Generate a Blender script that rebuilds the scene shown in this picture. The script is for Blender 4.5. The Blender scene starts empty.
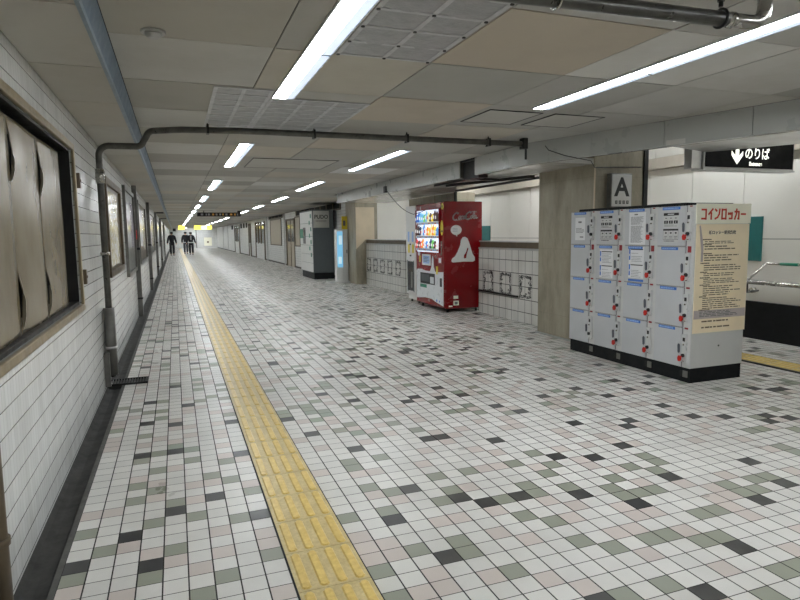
import bpy, bmesh, math, random
from mathutils import Vector, Matrix

C = bpy.context.scene.collection
SC = bpy.context.scene
random.seed(7)

# ------------------------------------------------------------------ camera, world, exposure
CAM_H = 1.38
cam_d = bpy.data.cameras.new('camera')
cam_d.sensor_fit = 'HORIZONTAL'
cam_d.sensor_width = 36.0
cam_d.lens = 36.0 * 600.0 / 800.0
cam_d.clip_start = 0.03
cam_d.clip_end = 300
cam = bpy.data.objects.new('camera', cam_d)
C.objects.link(cam)
YAW, PITCH, ROLL = 0.355838381, 0.109776772, -0.0127016952
_f = Vector((math.sin(YAW) * math.cos(PITCH), math.cos(YAW) * math.cos(PITCH), -math.sin(PITCH)))
_r = Vector((math.cos(YAW), -math.sin(YAW), 0))
_u = _r.cross(_f)
_r2 = _r * math.cos(ROLL) + _u * math.sin(ROLL)
_u2 = _u * math.cos(ROLL) - _r * math.sin(ROLL)
cam.matrix_world = Matrix(((_r2.x, _u2.x, -_f.x, 0), (_r2.y, _u2.y, -_f.y, 0), (_r2.z, _u2.z, -_f.z, CAM_H), (0, 0, 0, 1)))
SC.camera = cam
SC.view_settings.view_transform = 'Standard'
SC.view_settings.look = 'None'
SC.view_settings.gamma = 1.0
SC.view_settings.use_curve_mapping = False
SC.view_settings.exposure = 0.53
w = bpy.data.worlds.new('world')
SC.world = w
w.use_nodes = True
w.node_tree.nodes['Background'].inputs[0].default_value = (0.8, 0.9, 1.0, 1)
w.node_tree.nodes['Background'].inputs[1].default_value = 0.05
TUBE = 27.0            # emission of the fluorescent diffusers

# ------------------------------------------------------------------ materials
def srgb(r, g, b):
    f = lambda c: c / 12.92 if c <= 0.04045 else ((c + 0.055) / 1.055) ** 2.4
    return (f(r / 255), f(g / 255), f(b / 255), 1)

class NT:
    """small helper over a node tree"""
    def __init__(s, name):
        s.m = bpy.data.materials.new(name)
        s.m.use_nodes = True
        s.t = s.m.node_tree
        s.b = s.t.nodes['Principled BSDF']
    def n(s, typ, **kw):
        x = s.t.nodes.new(typ)
        for k, v in kw.items():
            setattr(x, k, v)
        return x
    def l(s, a, b):
        s.t.links.new(a, b)
    def math(s, op, a, b=None, c=None):
        x = s.n('ShaderNodeMath', operation=op)
        for i, v in enumerate((a, b, c)):
            if v is None:
                continue
            if isinstance(v, (int, float)):
                x.inputs[i].default_value = v
            else:
                s.l(v, x.inputs[i])
        return x.outputs[0]
    def mix(s, fac, a, b, blend='MIX'):
        x = s.n('ShaderNodeMix', data_type='RGBA', blend_type=blend)
        for sock, v in ((x.inputs[0], fac), (x.inputs[6], a), (x.inputs[7], b)):
            if isinstance(v, (int, float)):
                sock.default_value = v
            elif isinstance(v, tuple):
                sock.default_value = v
            else:
                s.l(v, sock)
        return x.outputs[2]
    def noise(s, scale, detail=4, rough=.6, vec=None):
        x = s.n('ShaderNodeTexNoise')
        x.inputs['Scale'].default_value = scale
        x.inputs['Detail'].default_value = detail
        x.inputs['Roughness'].default_value = rough
        if vec is None:
            vec = s.pos()
        s.l(vec, x.inputs['Vector'])
        return x.outputs[0]
    def pos(s):
        if not hasattr(s, '_g'):
            s._g = s.n('ShaderNodeNewGeometry')
        return s._g.outputs['Position']
    def xyz(s):
        x = s.n('ShaderNodeSeparateXYZ')
        s.l(s.pos(), x.inputs[0])
        return x.outputs
    def ramp(s, fac, stops):
        x = s.n('ShaderNodeValToRGB')
        while len(x.color_ramp.elements) < len(stops):
            x.color_ramp.elements.new(0.5)
        for e, (p, c) in zip(x.color_ramp.elements, stops):
            e.position = p
            e.color = c if isinstance(c, tuple) else (c, c, c, 1)
        s.l(fac, x.inputs[0])
        return x.outputs[0]
    def bump(s, h, strength=.3, dist=.002):
        x = s.n('ShaderNodeBump')
        x.inputs['Strength'].default_value = strength
        x.inputs['Distance'].default_value = dist
        s.l(h, x.inputs['Height'])
        s.l(x.outputs[0], s.b.inputs['Normal'])

def pm(name, col, rough=.5, metal=0.0, var=.06, vscale=6.0, spec=.5, bump=0.0, bscale=60, coat=0.0):
    """painted / plain surface with gentle procedural wear"""
    k = NT(name)
    nz = k.noise(vscale, 5)
    dark = tuple(c * (1 - var * 2.2) for c in col[:3]) + (1,)
    lite = tuple(min(1, c * (1 + var)) for c in col[:3]) + (1,)
    k.l(k.ramp(nz, [(.3, dark), (.62, lite)]), k.b.inputs['Base Color'])
    k.l(k.ramp(k.noise(vscale * 2.3, 3), [(.3, max(0, rough - .06)), (.7, min(1, rough + .08))]), k.b.inputs['Roughness'])
    k.b.inputs['Metallic'].default_value = metal
    k.b.inputs['Specular IOR Level'].default_value = spec
    k.b.inputs['Coat Weight'].default_value = coat
    if bump:
        k.bump(k.noise(bscale, 3), bump, .002)
    return k.m

def em(name, col, strength):
    k = NT(name)
    k.b.inputs['Base Color'].default_value = col
    k.b.inputs['Emission Color'].default_value = col
    k.b.inputs['Emission Strength'].default_value = strength
    k.b.inputs['Roughness'].default_value = .4
    return k.m

def joint(k, coord, pitch, width, off=0.0):
    """1 on a joint line, 0 on the tile"""
    t = k.math('FRACT', k.math('DIVIDE', k.math('ADD', coord, 1000 * pitch - off), pitch))
    d = k.math('MINIMUM', t, k.math('SUBTRACT', 1.0, t))
    return k.math('LESS_THAN', d, width / pitch / 2)

# floor tiles: tint per tile is a corner attribute, the joint comes from each tile's own UV
def floor_mat():
    k = NT('floor_tiles')
    at = k.n('ShaderNodeAttribute', attribute_name='tint')
    uv = k.n('ShaderNodeUVMap', uv_map='tile')
    sp = k.n('ShaderNodeSeparateXYZ')
    k.l(uv.outputs[0], sp.inputs[0])
    ex = k.math('MINIMUM', sp.outputs[0], k.math('SUBTRACT', 1.0, sp.outputs[0]))
    ey = k.math('MINIMUM', sp.outputs[1], k.math('SUBTRACT', 1.0, sp.outputs[1]))
    g = k.math('MAXIMUM', k.math('LESS_THAN', ex, .030), k.math('LESS_THAN', ey, .020))
    sp1 = k.noise(420, 2, .7)
    c = k.mix(k.ramp(sp1, [(.35, .16), (.65, 0.0)]), at.outputs['Color'], (.12, .115, .10, 1))
    dirt = k.ramp(k.noise(1.1, 6, .65), [(.42, 0.0), (.75, .28)])
    c = k.mix(dirt, c, (.25, .235, .20, 1))
    c = k.mix(g, c, (.030, .029, .027, 1))
    k.l(c, k.b.inputs['Base Color'])
    r = k.ramp(k.noise(2.5, 4), [(.3, .27), (.7, .42)])
    k.l(k.math('MAXIMUM', r, k.math('MULTIPLY', g, .85)), k.b.inputs['Roughness'])
    k.b.inputs['Specular IOR Level'].default_value = .36
    k.bump(k.math('SUBTRACT', k.math('MULTIPLY', sp1, .15), g), .5, .0015)
    return k.m

def wall_tile_mat(name, base, hz, wz, vz, wv, axis='Y', dark=(.05, .048, .045, 1), offz=0.0, offh=0.0, fine=(.40, .40, .38, 1), grime=.35, rough=.22):
    k = NT(name)
    x, y, z = k.xyz()
    h = y if axis == 'Y' else x
    jz = joint(k, z, hz, wz, offz)
    jv = joint(k, h, vz, wv, offh)
    # every tile slightly its own white
    cell = k.n('ShaderNodeTexWhiteNoise', noise_dimensions='2D')
    cb = k.n('ShaderNodeCombineXYZ')
    k.l(k.math('FLOOR', k.math('DIVIDE', k.math('SUBTRACT', h, offh), vz)), cb.inputs[0])
    k.l(k.math('FLOOR', k.math('DIVIDE', k.math('SUBTRACT', z, offz), hz)), cb.inputs[1])
    k.l(cb.outputs[0], cell.inputs['Vector'])
    c = k.mix(k.math('MULTIPLY', cell.outputs[0], .22), base, (base[0] * .6, base[1] * .6, base[2] * .62, 1))
    mp = k.n('ShaderNodeMapping')
    mp.inputs['Scale'].default_value = (1.2, 1.2, .22)
    k.l(k.pos(), mp.inputs[0])
    streak = k.noise(3.2, 6, .7, mp.outputs[0])
    c = k.mix(k.ramp(streak, [(.45, 0.0), (.8, grime)]), c, (.30, .28, .23, 1))
    c = k.mix(jv, c, fine)
    c = k.mix(jz, c, dark)
    k.l(c, k.b.inputs['Base Color'])
    k.b.inputs['Roughness'].default_value = rough
    k.bump(k.math('SUBTRACT', 1.0, k.math('MAXIMUM', jv, jz)), .35, .002)
    return k.m

def tint_mat(name, rough=.7, stain=.25):
    k = NT(name)
    at = k.n('ShaderNodeAttribute', attribute_name='tint')
    st = k.ramp(k.noise(1.7, 6, .65), [(.45, 0.0), (.8, stain)])
    c = k.mix(st, at.outputs['Color'], (.25, .22, .17, 1))
    k.l(c, k.b.inputs['Base Color'])
    k.b.inputs['Roughness'].default_value = rough
    k.bump(k.noise(90, 3), .12, .001)
    return k.m

M = {}
M['floor'] = floor_mat()
M['wall_l'] = wall_tile_mat('white_glazed_strip_tiles', (.82, .83, .815, 1), .1, .0042, .046, .0035, 'Y', fine=(.58, .59, .575, 1), offz=.012)
M['wall_r'] = wall_tile_mat('white_wall_tiles', (.70, .71, .69, 1), .1, .006, .3, .005, 'Y', rough=.3, dark=(.12, .12, .11, 1))
M['dado'] = wall_tile_mat('dado_tiles', (.66, .65, .61, 1), .1975, .011, .1925, .009, 'Y', offz=.156, offh=7.68, fine=(.07, .068, .06, 1), rough=.28, grime=.45)
M['board'] = pm('white_wall_board', (.81, .79, .73, 1), .20, var=.015, vscale=1.2)
M['beam'] = pm('grey_beam_board', (.43, .44, .42, 1), .30, var=.012, vscale=1.5)
M['soffit'] = pm('glossy_soffit_board', (.62, .61, .58, 1), .16, var=.03, vscale=1.5)
M['band'] = pm('beige_band', (.50, .45, .37, 1), .5, var=.04)
M['ceil'] = tint_mat('ceiling_panels')
M['ceil_gap'] = pm('ceiling_gap', (.07, .065, .055, 1), .9)
M['blue'] = pm('blue_grey_metal_strip', srgb(116, 134, 152), .45, .2, var=.06)
M['blue_lip'] = pm('pale_blue_grey_lip', srgb(140, 156, 170), .4, .3, var=.05)
def stone_mat():
    k = NT('beige_stone')
    mp = k.n('ShaderNodeMapping')
    mp.inputs['Scale'].default_value = (1, 1, .35)
    k.l(k.pos(), mp.inputs[0])
    a = k.noise(4.0, 8, .7, mp.outputs[0])
    b = k.noise(60, 3)
    c = k.ramp(a, [(.3, (.20, .178, .128, 1)), (.52, (.33, .295, .218, 1)), (.75, (.42, .38, .29, 1))])
    c = k.mix(k.ramp(b, [(.4, .15), (.7, 0.0)]), c, (.2, .18, .13, 1))
    x, y, z = k.xyz()
    j = joint(k, z, .86, .003, .30)
    c = k.mix(k.math('MULTIPLY', j, .6), c, (.16, .14, .1, 1))
    k.l(c, k.b.inputs['Base Color'])
    k.b.inputs['Roughness'].default_value = .42
    return k.m
M['stone'] = stone_mat()
M['stone_lt'] = pm('pale_beige_stone', (.60, .50, .355, 1), .45, var=.05, vscale=2)
M['gutter'] = pm('dark_gutter_concrete', (.032, .031, .028, 1), .75, var=.22, vscale=9, bump=.4)
M['curb'] = pm('grey_curb', (.085, .083, .076, 1), .7, var=.15, vscale=14, bump=.2)
M['black'] = pm('black_gap', (.006, .006, .006, 1), .7)
M['yellow'] = None
def tact():
    k = NT('yellow_tactile')
    a = k.noise(9, 6, .7)
    b = k.noise(70, 3)
    c = k.ramp(a, [(.3, (.50, .38, .16, 1)), (.6, (.66, .53, .25, 1)), (.8, (.72, .62, .36, 1))])
    c = k.mix(k.ramp(b, [(.35, .35), (.6, 0.0)]), c, (.36, .27, .12, 1))
    k.l(c, k.b.inputs['Base Color'])
    k.b.inputs['Roughness'].default_value = .38
    return k.m
M['yellow'] = tact()
def tact2():
    k = NT('yellow_bar_top')
    a = k.noise(30, 6, .7)
    k.l(k.ramp(a, [(.3, (.60, .41, .10, 1)), (.65, (.80, .60, .19, 1))]), k.b.inputs['Base Color'])
    k.b.inputs['Roughness'].default_value = .28
    return k.m
M['yellow_bar'] = tact2()
M['pipe'] = pm('grey_pipe', (.115, .112, .10, 1), .32, .55, var=.15, vscale=10)
M['pipe_steel'] = pm('bare_steel_elbow', (.42, .41, .38, 1), .25, .9, var=.1)
M['post'] = pm('grey_painted_post', (.155, .152, .138, 1), .4, .25, var=.12)
M['darkmetal'] = pm('dark_metal', (.03, .03, .029, 1), .4, .5, var=.1)
M['steel'] = pm('stainless_steel', (.55, .53, .49, 1), .24, .95, var=.05)
M['alu'] = pm('aluminium', (.52, .52, .51, 1), .35, .8, var=.04)
M['brass'] = pm('beige_metal_frame', srgb(158, 144, 116), .38, .35, var=.08, vscale=8)
M['brown'] = pm('brown_frame', srgb(96, 84, 66), .45, .2, var=.1)
M['void'] = pm('dark_recess', (.012, .011, .009, 1), .8)
def vinyl():
    k = NT('dull_brown_sheet')
    mp = k.n('ShaderNodeMapping')
    mp.inputs['Scale'].default_value = (1, 1, .6)
    k.l(k.pos(), mp.inputs[0])
    a = k.noise(2.2, 7, .62, mp.outputs[0])
    k.l(k.ramp(a, [(.3, (.17, .132, .078, 1)), (.55, (.245, .20, .128, 1)), (.8, (.31, .26, .175, 1))]), k.b.inputs['Base Color'])
    k.b.inputs['Roughness'].default_value = .27
    k.b.inputs['Metallic'].default_value = .15
    k.b.inputs['Specular IOR Level'].default_value = .38
    k.bump(k.noise(2.2, 2), .25, .02)
    return k.m
M['vinyl'] = vinyl()
M['locker'] = pm('light_grey_locker_paint', (.60, .605, .59, 1), .38, var=.02, vscale=3)
M['locker_door'] = pm('grey_locker_door', (.56, .575, .585, 1), .36, var=.02, vscale=3)
M['locker_edge'] = pm('dark_seam', (.05, .05, .05, 1), .6)
M['plinth'] = pm('black_plinth', (.006, .007, .008, 1), .55, var=.15, spec=.25)
M['paper'] = pm('white_paper', (.80, .81, .82, 1), .6, var=.01)
M['ink'] = pm('grey_ink', (.16, .16, .165, 1), .6)
M['ink_lt'] = pm('light_ink', (.38, .38, .40, 1), .6)
M['ink_bk'] = pm('black_ink', (.015, .015, .015, 1), .5)
M['blue_lab'] = pm('blue_label', srgb(70, 122, 205), .4, var=.03)
M['blue_lab_tx'] = pm('pale_label_print', srgb(150, 185, 235), .4)
M['red'] = pm('red_plastic', srgb(205, 38, 22), .35, var=.05)
M['red_dk'] = pm('dark_red_plate', srgb(150, 42, 46), .4, var=.05)
M['lock_white'] = pm('lock_plate', (.66, .67, .66, 1), .3, .2, var=.02)
M['slate'] = pm('blue_grey_handle', srgb(104, 108, 116), .35, .3)
M['cream'] = pm('cream_sign', srgb(250, 248, 228), .35, var=.015)
M['tan'] = pm('tan_notice', srgb(248, 233, 202), .45, var=.03, vscale=4)
M['tan_ink'] = pm('brown_ink', srgb(110, 96, 72), .6)
M['lilac'] = pm('lilac_patch', srgb(190, 178, 175), .45)
M['sign_red'] = pm('sign_red', srgb(203, 62, 28), .4, var=.03)
M['vm_red'] = pm('vending_red', srgb(128, 3, 12), .22, var=.03, vscale=2, coat=.15)
M['vm_white'] = pm('vending_white', (.72, .74, .76, 1), .3, var=.02)
M['white_pl'] = pm('white_plastic', (.72, .72, .70, 1), .35, var=.02)
M['graphite'] = pm('graphite_panel', srgb(78, 84, 86), .5, var=.03)
M['tape'] = pm('silver_tape', (.55, .555, .56, 1), .35, .1, var=.06, vscale=20)
def film():
    k = NT('grey_film')
    a = k.noise(14, 6, .7)
    k.l(k.ramp(a, [(.3, (.31, .315, .32, 1)), (.7, (.40, .405, .41, 1))]), k.b.inputs['Base Color'])
    k.b.inputs['Roughness'].default_value = .32
    k.bump(k.noise(9, 4), .8, .02)
    return k.m
M['film'] = film()
M['tube'] = em('fluorescent_diffuser', (.93, .97, 1.0, 1), TUBE)
M['reflector'] = pm('white_reflector', (.80, .82, .86, 1), .25, .1, var=.01)
M['side_cover'] = em('side_cover_glow', (.72, .83, 1.0, 1), .62)
M['screen'] = em('kiosk_screen', srgb(130, 196, 232), .42)
M['screen_tx'] = em('kiosk_screen_pale', srgb(200, 226, 240), .5)
M['sign_black'] = pm('matt_black_face', (.004, .004, .004, 1), .7, spec=.2)
M['sign_on'] = em('lit_sign_white', (.95, .95, .86, 1), .75)
M['sign_yel'] = em('lit_sign_yellow', (1.0, .86, .10, 1), 1.6)
M['teal'] = pm('teal_board', srgb(38, 110, 108), .45, var=.05)
M['green'] = pm('green_tape', srgb(30, 130, 100), .4)
M['sheet_yel'] = pm('yellow_card', srgb(226, 204, 60), .5)
M['glass_dk'] = pm('dark_glass', (.02, .022, .025, 1), .08, var=.02)
M['beige_door'] = pm('beige_painted_door', srgb(176, 164, 142), .4, var=.04)
M['poster_a'] = None
M['flap'] = pm('lit_sheet_edge', (.42, .38, .30, 1), .35, .1)  # paler than the sheet: light on its bent edge put into the colour

# ------------------------------------------------------------------ mesh helpers
class MB:
    def __init__(s):
        s.v, s.f, s.m, s.c, s.sm = [], [], [], [], []
        s.col = (1, 1, 1, 1)
    def face(s, idx, m=0, smooth=False):
        s.f.append(idx); s.m.append(m); s.c.append(s.col); s.sm.append(smooth)
    def box(s, x0, y0, z0, x1, y1, z1, m=0):
        if x0 > x1: x0, x1 = x1, x0
        if y0 > y1: y0, y1 = y1, y0
        if z0 > z1: z0, z1 = z1, z0
        b = len(s.v)
        s.v += [(x0, y0, z0), (x1, y0, z0), (x1, y1, z0), (x0, y1, z0), (x0, y0, z1), (x1, y0, z1), (x1, y1, z1), (x0, y1, z1)]
        for q in ((0, 3, 2, 1), (4, 5, 6, 7), (0, 1, 5, 4), (1, 2, 6, 5), (2, 3, 7, 6), (3, 0, 4, 7)):
            s.face([b + i for i in q], m)
        return s
    def prism(s, pts, axis, a0, a1, m=0):
        """pts: 2-D outline in the plane normal to AXIS, extruded from a0 to a1"""
        def P(p, a):
            return {'X': (a, p[0], p[1]), 'Y': (p[0], a, p[1]), 'Z': (p[0], p[1], a)}[axis]
        b, n = len(s.v), len(pts)
        s.v += [P(p, a0) for p in pts] + [P(p, a1) for p in pts]
        s.face([b + i for i in range(n)][::-1], m)
        s.face([b + n + i for i in range(n)], m)
        for i in range(n):
            j = (i + 1) % n
            s.face([b + i, b + j, b + n + j, b + n + i], m)
        return s
    def tube(s, path, r, m=0, seg=14, closed=False):
        path = [Vector(p) for p in path]
        b0 = len(s.v)
        prev = None
        n = len(path)
        for i, p in enumerate(path):
            d = (path[min(i + 1, n - 1)] - path[max(i - 1, 0)]).normalized()
            if prev is None:
                a = Vector((0, 0, 1)) if abs(d.z) < .9 else Vector((1, 0, 0))
            else:
                a = prev
            e1 = (a - d * a.dot(d)).normalized()
            e2 = d.cross(e1)
            prev = e1
            rr = r[i] if isinstance(r, (list, tuple)) else r
            for k in range(seg):
                t = 2 * math.pi * k / seg
                s.v.append(tuple(p + (e1 * math.cos(t) + e2 * math.sin(t)) * rr))
        for i in range(n - 1):
            for k in range(seg):
                k2 = (k + 1) % seg
                s.face([b0 + i * seg + k, b0 + i * seg + k2, b0 + (i + 1) * seg + k2, b0 + (i + 1) * seg + k], m, True)
        s.face([b0 + k for k in range(seg)][::-1], m)
        s.face([b0 + (n - 1) * seg + k for k in range(seg)], m)
        return s
    def cyl(s, p0, p1, r, m=0, seg=16):
        return s.tube([p0, p1], r, m, seg)
    def build(s, name, mats, parent=None, bevel=0.0, kind=None, tint=False, seg=2):
        me = bpy.data.meshes.new(name)
        off = Vector(parent['_loc']) if parent is not None and '_loc' in parent else Vector((0, 0, 0))
        me.from_pydata([tuple(Vector(v) - off) for v in s.v], [], s.f)
        if not isinstance(mats, (list, tuple)):
            mats = [mats]
        for m in mats:
            me.materials.append(M[m] if isinstance(m, str) else m)
        me.polygons.foreach_set('material_index', s.m)
        me.polygons.foreach_set('use_smooth', s.sm)
        if tint:
            ca = me.color_attributes.new('tint', 'FLOAT_COLOR', 'CORNER')
            for p in me.polygons:
                for li in p.loop_indices:
                    ca.data[li].color = s.c[p.index]
        me.update()
        o = bpy.data.objects.new(name, me)
        C.objects.link(o)
        if parent is not None:
            o.parent = parent
            if '_loc' in parent: o['_loc'] = tuple(parent['_loc'])
        if kind:
            o['kind'] = kind
        if bevel:
            b = o.modifiers.new('bevel', 'BEVEL')
            b.width = bevel
            b.segments = seg
            b.limit_method = 'ANGLE'
            b.angle_limit = math.radians(50)
        return o

def arc(c, a, b, r, n=8):
    """corner points going from direction a to direction b about corner c (rounded pipe bend)"""
    c, a, b = Vector(c), Vector(a).normalized(), Vector(b).normalized()
    out = []
    o = c + a * r + b * r
    for i in range(n + 1):
        t = math.pi / 2 * i / n
        out.append(tuple(o - b * r * math.cos(t) - a * r * math.sin(t)))
    return out

def thing(name, label, cat, loc=(0, 0, 0), group=None):
    o = bpy.data.objects.new(name, None)
    o.empty_display_size = .1
    C.objects.link(o)
    o.location = loc
    o['_loc'] = tuple(loc)
    o['label'] = label
    o['category'] = cat
    if group:
        o['group'] = group
    return o

def tag(o, label, cat, group=None):
    o['label'] = label
    o['category'] = cat
    if group:
        o['group'] = group
    return o

def dup(root, loc, label):
    r = root.copy(); C.objects.link(r); r.location = loc; r['label'] = label
    for ch in list(root.children):
        c = ch.copy(); C.objects.link(c); c.parent = r
        for g in list(ch.children):
            d = g.copy(); C.objects.link(d); d.parent = c
    return r

def text(body, size, origin, ex, ey, mat, parent, name='lettering', depth=.003, align='CENTER', bold=0.0, wscale=1.0):
    """flat lettering: ORIGIN is the centre of the line, EX the reading direction, EY up"""
    cu = bpy.data.curves.new(name, 'FONT')
    cu.body = body
    cu.size = size
    cu.align_x = align
    cu.align_y = 'CENTER'
    cu.extrude = depth / 2
    cu.offset = bold
    t = bpy.data.objects.new(name, cu)
    C.objects.link(t)
    dg = bpy.context.evaluated_depsgraph_get()
    me = bpy.data.meshes.new_from_object(t.evaluated_get(dg))
    bpy.data.objects.remove(t)
    ex, ey = Vector(ex).normalized(), Vector(ey).normalized()
    ez = ex.cross(ey)
    off = Vector(parent['_loc']) if parent is not None and '_loc' in parent else Vector((0, 0, 0))
    o0 = Vector(origin) - off
    for v in me.vertices:
        v.co = o0 + ex * v.co.x * wscale + ey * v.co.y + ez * v.co.z
    me.materials.clear()
    me.materials.append(M[mat])
    for p in me.polygons:
        p.material_index = 0
    o = bpy.data.objects.new(name, me)
    C.objects.link(o)
    o.parent = parent
    return o

# ================================================================== the setting
CEIL = 2.385
SLAB = 2.267
XW = -.66            # left wall face
YB, YE = -4.0, 76.0  # ends of the corridor
XR = 4.80            # right wall of the far part
XF = 6.86            # white boarded wall beyond the pillars

# ---- floor: one face per tile, each with its own tint
BLK=[(-9,10),(-8,51),(-8,59),(-7,12),(-7,23),(-7,30),(-7,36),(-6,9),(-6,55),(-5,14),(-5,23),(-5,29),(-5,41),(-5,62),(-4,34),(-4,56),(-3,15),(-1,12),(-1,21),(-1,28),(0,27),(1,23),(2,9),(3,5),(3,19),(4,12),(4,33),(4,42),(6,10),(6,30),(6,39),(7,0),(7,9),(8,19),(8,32),(8,39),(9,9),(9,19),(9,38),(10,28),(10,37),(10,45),(11,-1),(11,29),(12,8),(12,17),(12,52),(13,28),(14,6),(14,13),(14,31),(14,46),(14,51),(14,55),(15,1),(15,28),(15,36),(16,12),(16,24),(16,40),(17,22),(17,37),(18,8),(18,41),(18,56),(19,13),(19,18),(19,52),(20,4),(20,35),(20,44),(20,58),(21,25),(21,48),(21,55),(22,16),(22,34),(23,5),(23,17),(23,35),(24,8),(24,30),(24,46),(25,26),(25,40),(25,47),(26,17),(26,23),(26,52),(26,55),(28,16),(28,19),(28,57),(29,24),(30,15),(30,27),(30,45),(32,13),(32,25),(33,14),(33,33),(34,13),(34,27),(39,20)]
GRN=[(-9,9),(-9,13),(-8,11),(-7,16),(-7,18),(-6,8),(-6,13),(-6,17),(-6,20),(-6,23),(-5,10),(-5,15),(-4,6),(-4,13),(-4,21),(-3,7),(-3,18),(-2,12),(-2,17),(-2,20),(-1,8),(-1,15),(0,3),(0,5),(0,10),(2,6),(2,10),(2,13),(2,16),(2,17),(3,12),(4,5),(4,6),(4,17),(5,3),(5,10),(6,11),(6,13),(8,0),(8,7),(8,9),(8,13),(9,4),(9,6),(10,0),(10,3),(10,9),(10,10),(11,13),(12,3),(12,9),(12,11),(13,-2),(13,3),(13,12),(13,14),(14,2),(14,7),(14,8),(15,-1),(15,2),(15,7),(15,9),(16,-1),(16,4),(16,7),(17,4),(17,10),(18,9),(19,10),(19,11),(20,5),(20,6),(21,5),(22,6),(23,6)]

BLK, GRN = set(BLK), set(GRN)
rf = random.Random(11)
fl = MB()
uvs = []
WHITE = (.73, .715, .675, 1)
def tile_col(i, j, near_ok=True):
    if near_ok and (i, j) in BLK:
        return (.030, .031, .033, 1)
    if near_ok and (i, j) in GRN:
        return (.295, .31, .245, 1)
    t = rf.random()
    yy = 1.669 + .1003 * j
    if not near_ok or yy > 6.3 or (yy > 2.2 and i > 38):
        if t < .05:
            return (.034, .035, .037, 1)
    if not near_ok or yy > 3.75 or i > 26:
        if .05 < t < .17:
            return (.29 + rf.random() * .05, .32 + rf.random() * .04, .265, 1)
    v = rf.uniform(.93, 1.05)
    if t > .83:
        return (.64 * v, .565 * v, .52 * v, 1)      # the pinkish tiles
    return (WHITE[0] * v, WHITE[1] * v, WHITE[2] * v, 1)
def add_tile(x0, x1, y0, y1, col):
    b = len(fl.v)
    fl.v += [(x0, y0, 0), (x1, y0, 0), (x1, y1, 0), (x0, y1, 0)]
    fl.col = col
    fl.face([b, b + 1, b + 2, b + 3], 0)
PX, PL, PY = .1012, .0985, .1003
j0, j1 = -54, int((YE - 1.669) / PY)
for j in range(j0, j1):
    y0 = 1.669 + PY * j
    for i in range(-9, 0):
        x1 = .378 + PL * (i + 1)
        add_tile(x1 - PL, x1, y0, y0 + PY, tile_col(i, j))
    n = 48 if y0 < 9.3 else 43
    for i in range(0, n):
        x0 = .676 + PX * i
        add_tile(x0, x0 + PX, y0, y0 + PY, tile_col(i, j))
    if y0 < 9.0:
        for i in range(0, 10):
            x0 = 5.94 + PX * i
            add_tile(x0, x0 + PX, y0, y0 + PY, tile_col(i, j, False))
fl.col = (.3, .3, .28, 1)
for q in ((.378, YB, .676, YE), (5.53, YB, 5.94, 9.0), (5.534, 9.0, 6.95, 16.3), (5.026, 9.3, 5.534, 16.3), (-.509, YB, -.5085, YE)):  # strips of bare bedding under the tactile tiles and joints
    b = len(fl.v)
    fl.v += [(q[0], q[1], -.0005), (q[2], q[1], -.0005), (q[2], q[3], -.0005), (q[0], q[3], -.0005)]
    fl.face([b, b + 1, b + 2, b + 3], 1)
floor = fl.build('floor', ['floor', 'curb'], kind='structure', tint=True)
ul = floor.data.uv_layers.new(name='tile')
quad = ((0, 0), (1, 0), (1, 1), (0, 1))
for p in floor.data.polygons:
    for n_, li in enumerate(p.loop_indices):
        ul.data[li].uv = quad[n_]

# ---- gutter and curb along the left wall
g = MB()
for a, b_ in ((YB, 6.08), (6.30, YE)):
    g.prism([(XW, -.06), (-.545, -.06), (-.545, -.028), (-.60, -.034), (-.64, -.026), (XW, -.004)], 'Y', a, b_, 0)
g.build('trim_gutter', ['gutter'], kind='structure')
g = MB()
g.box(-.545, YB, -.09, -.532, YE, -.03, 1)
g.box(-.532, YB, -.06, -.508, YE, .001, 0)
g.build('trim_curb', ['curb', 'black'], kind='structure')

# ---- left wall with the long window opening
WY0, WY1, WZ0, WZ1 = -1.2, 4.88, .90, 2.00
wl = MB()
wl.box(XW - .30, YB, -.05, XW, WY1, WZ0)
wl.box(XW - .30, YB, WZ1, XW, WY1, SLAB + .1)
wl.box(XW - .30, YB, WZ0, XW, WY0, WZ1)
wl.box(XW - .30, WY1, -.05, XW, YE, SLAB + .1)
wl.build('wall_left', ['wall_l'], kind='structure')

# ---- left ceiling slab, blue-grey step, main ceiling; every panel slightly raised from a dark joint
rc = random.Random(5)
TONES = [(.50, .485, .44), (.44, .43, .395), (.56, .55, .51), (.40, .39, .355), (.53, .49, .42), (.47, .465, .44)]
SPEC = {(0, -2): (.46, .44, .385), (0, -1): (.46, .44, .385), (0, 0): (.55, .54, .505), (0, 1): (.42, .405, .36), (0, 2): (.55, .54, .50), (0, 3): (.40, .385, .34), (0, 4): (.58, .57, .54), (0, 5): (.40, .38, .35), (0, 6): (.56, .55, .52), (0, 7): (.38, .37, .34),
        (1, -1): (.43, .42, .38), (1, 0): (.52, .49, .42), (1, -2): (.43, .42, .38), (2, -1): (.49, .43, .345), (2, -2): (.42, .41, .38), (2, 0): (.40, .395, .36), (2, 1): (.52, .46, .375), (2, 2): (.41, .40, .365), (2, 3): (.50, .45, .38),
        (3, -1): (.62, .61, .575), (3, 0): (.42, .41, .38), (3, 1): (.40, .39, .36), (3, -2): (.44, .43, .40), (4, 0): (.50, .49, .46), (4, -1): (.56, .55, .52), (4, 1): (.44, .43, .40),
        (3, 6): (.66, .66, .65), (2, 9): (.62, .62, .60)}
cm = MB()
XS = [-.262, .555, 1.475, 2.41, 3.33, 4.25, 5.17]
k0, k1 = -8, int((YE - 3.39) / .915) + 1
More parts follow.
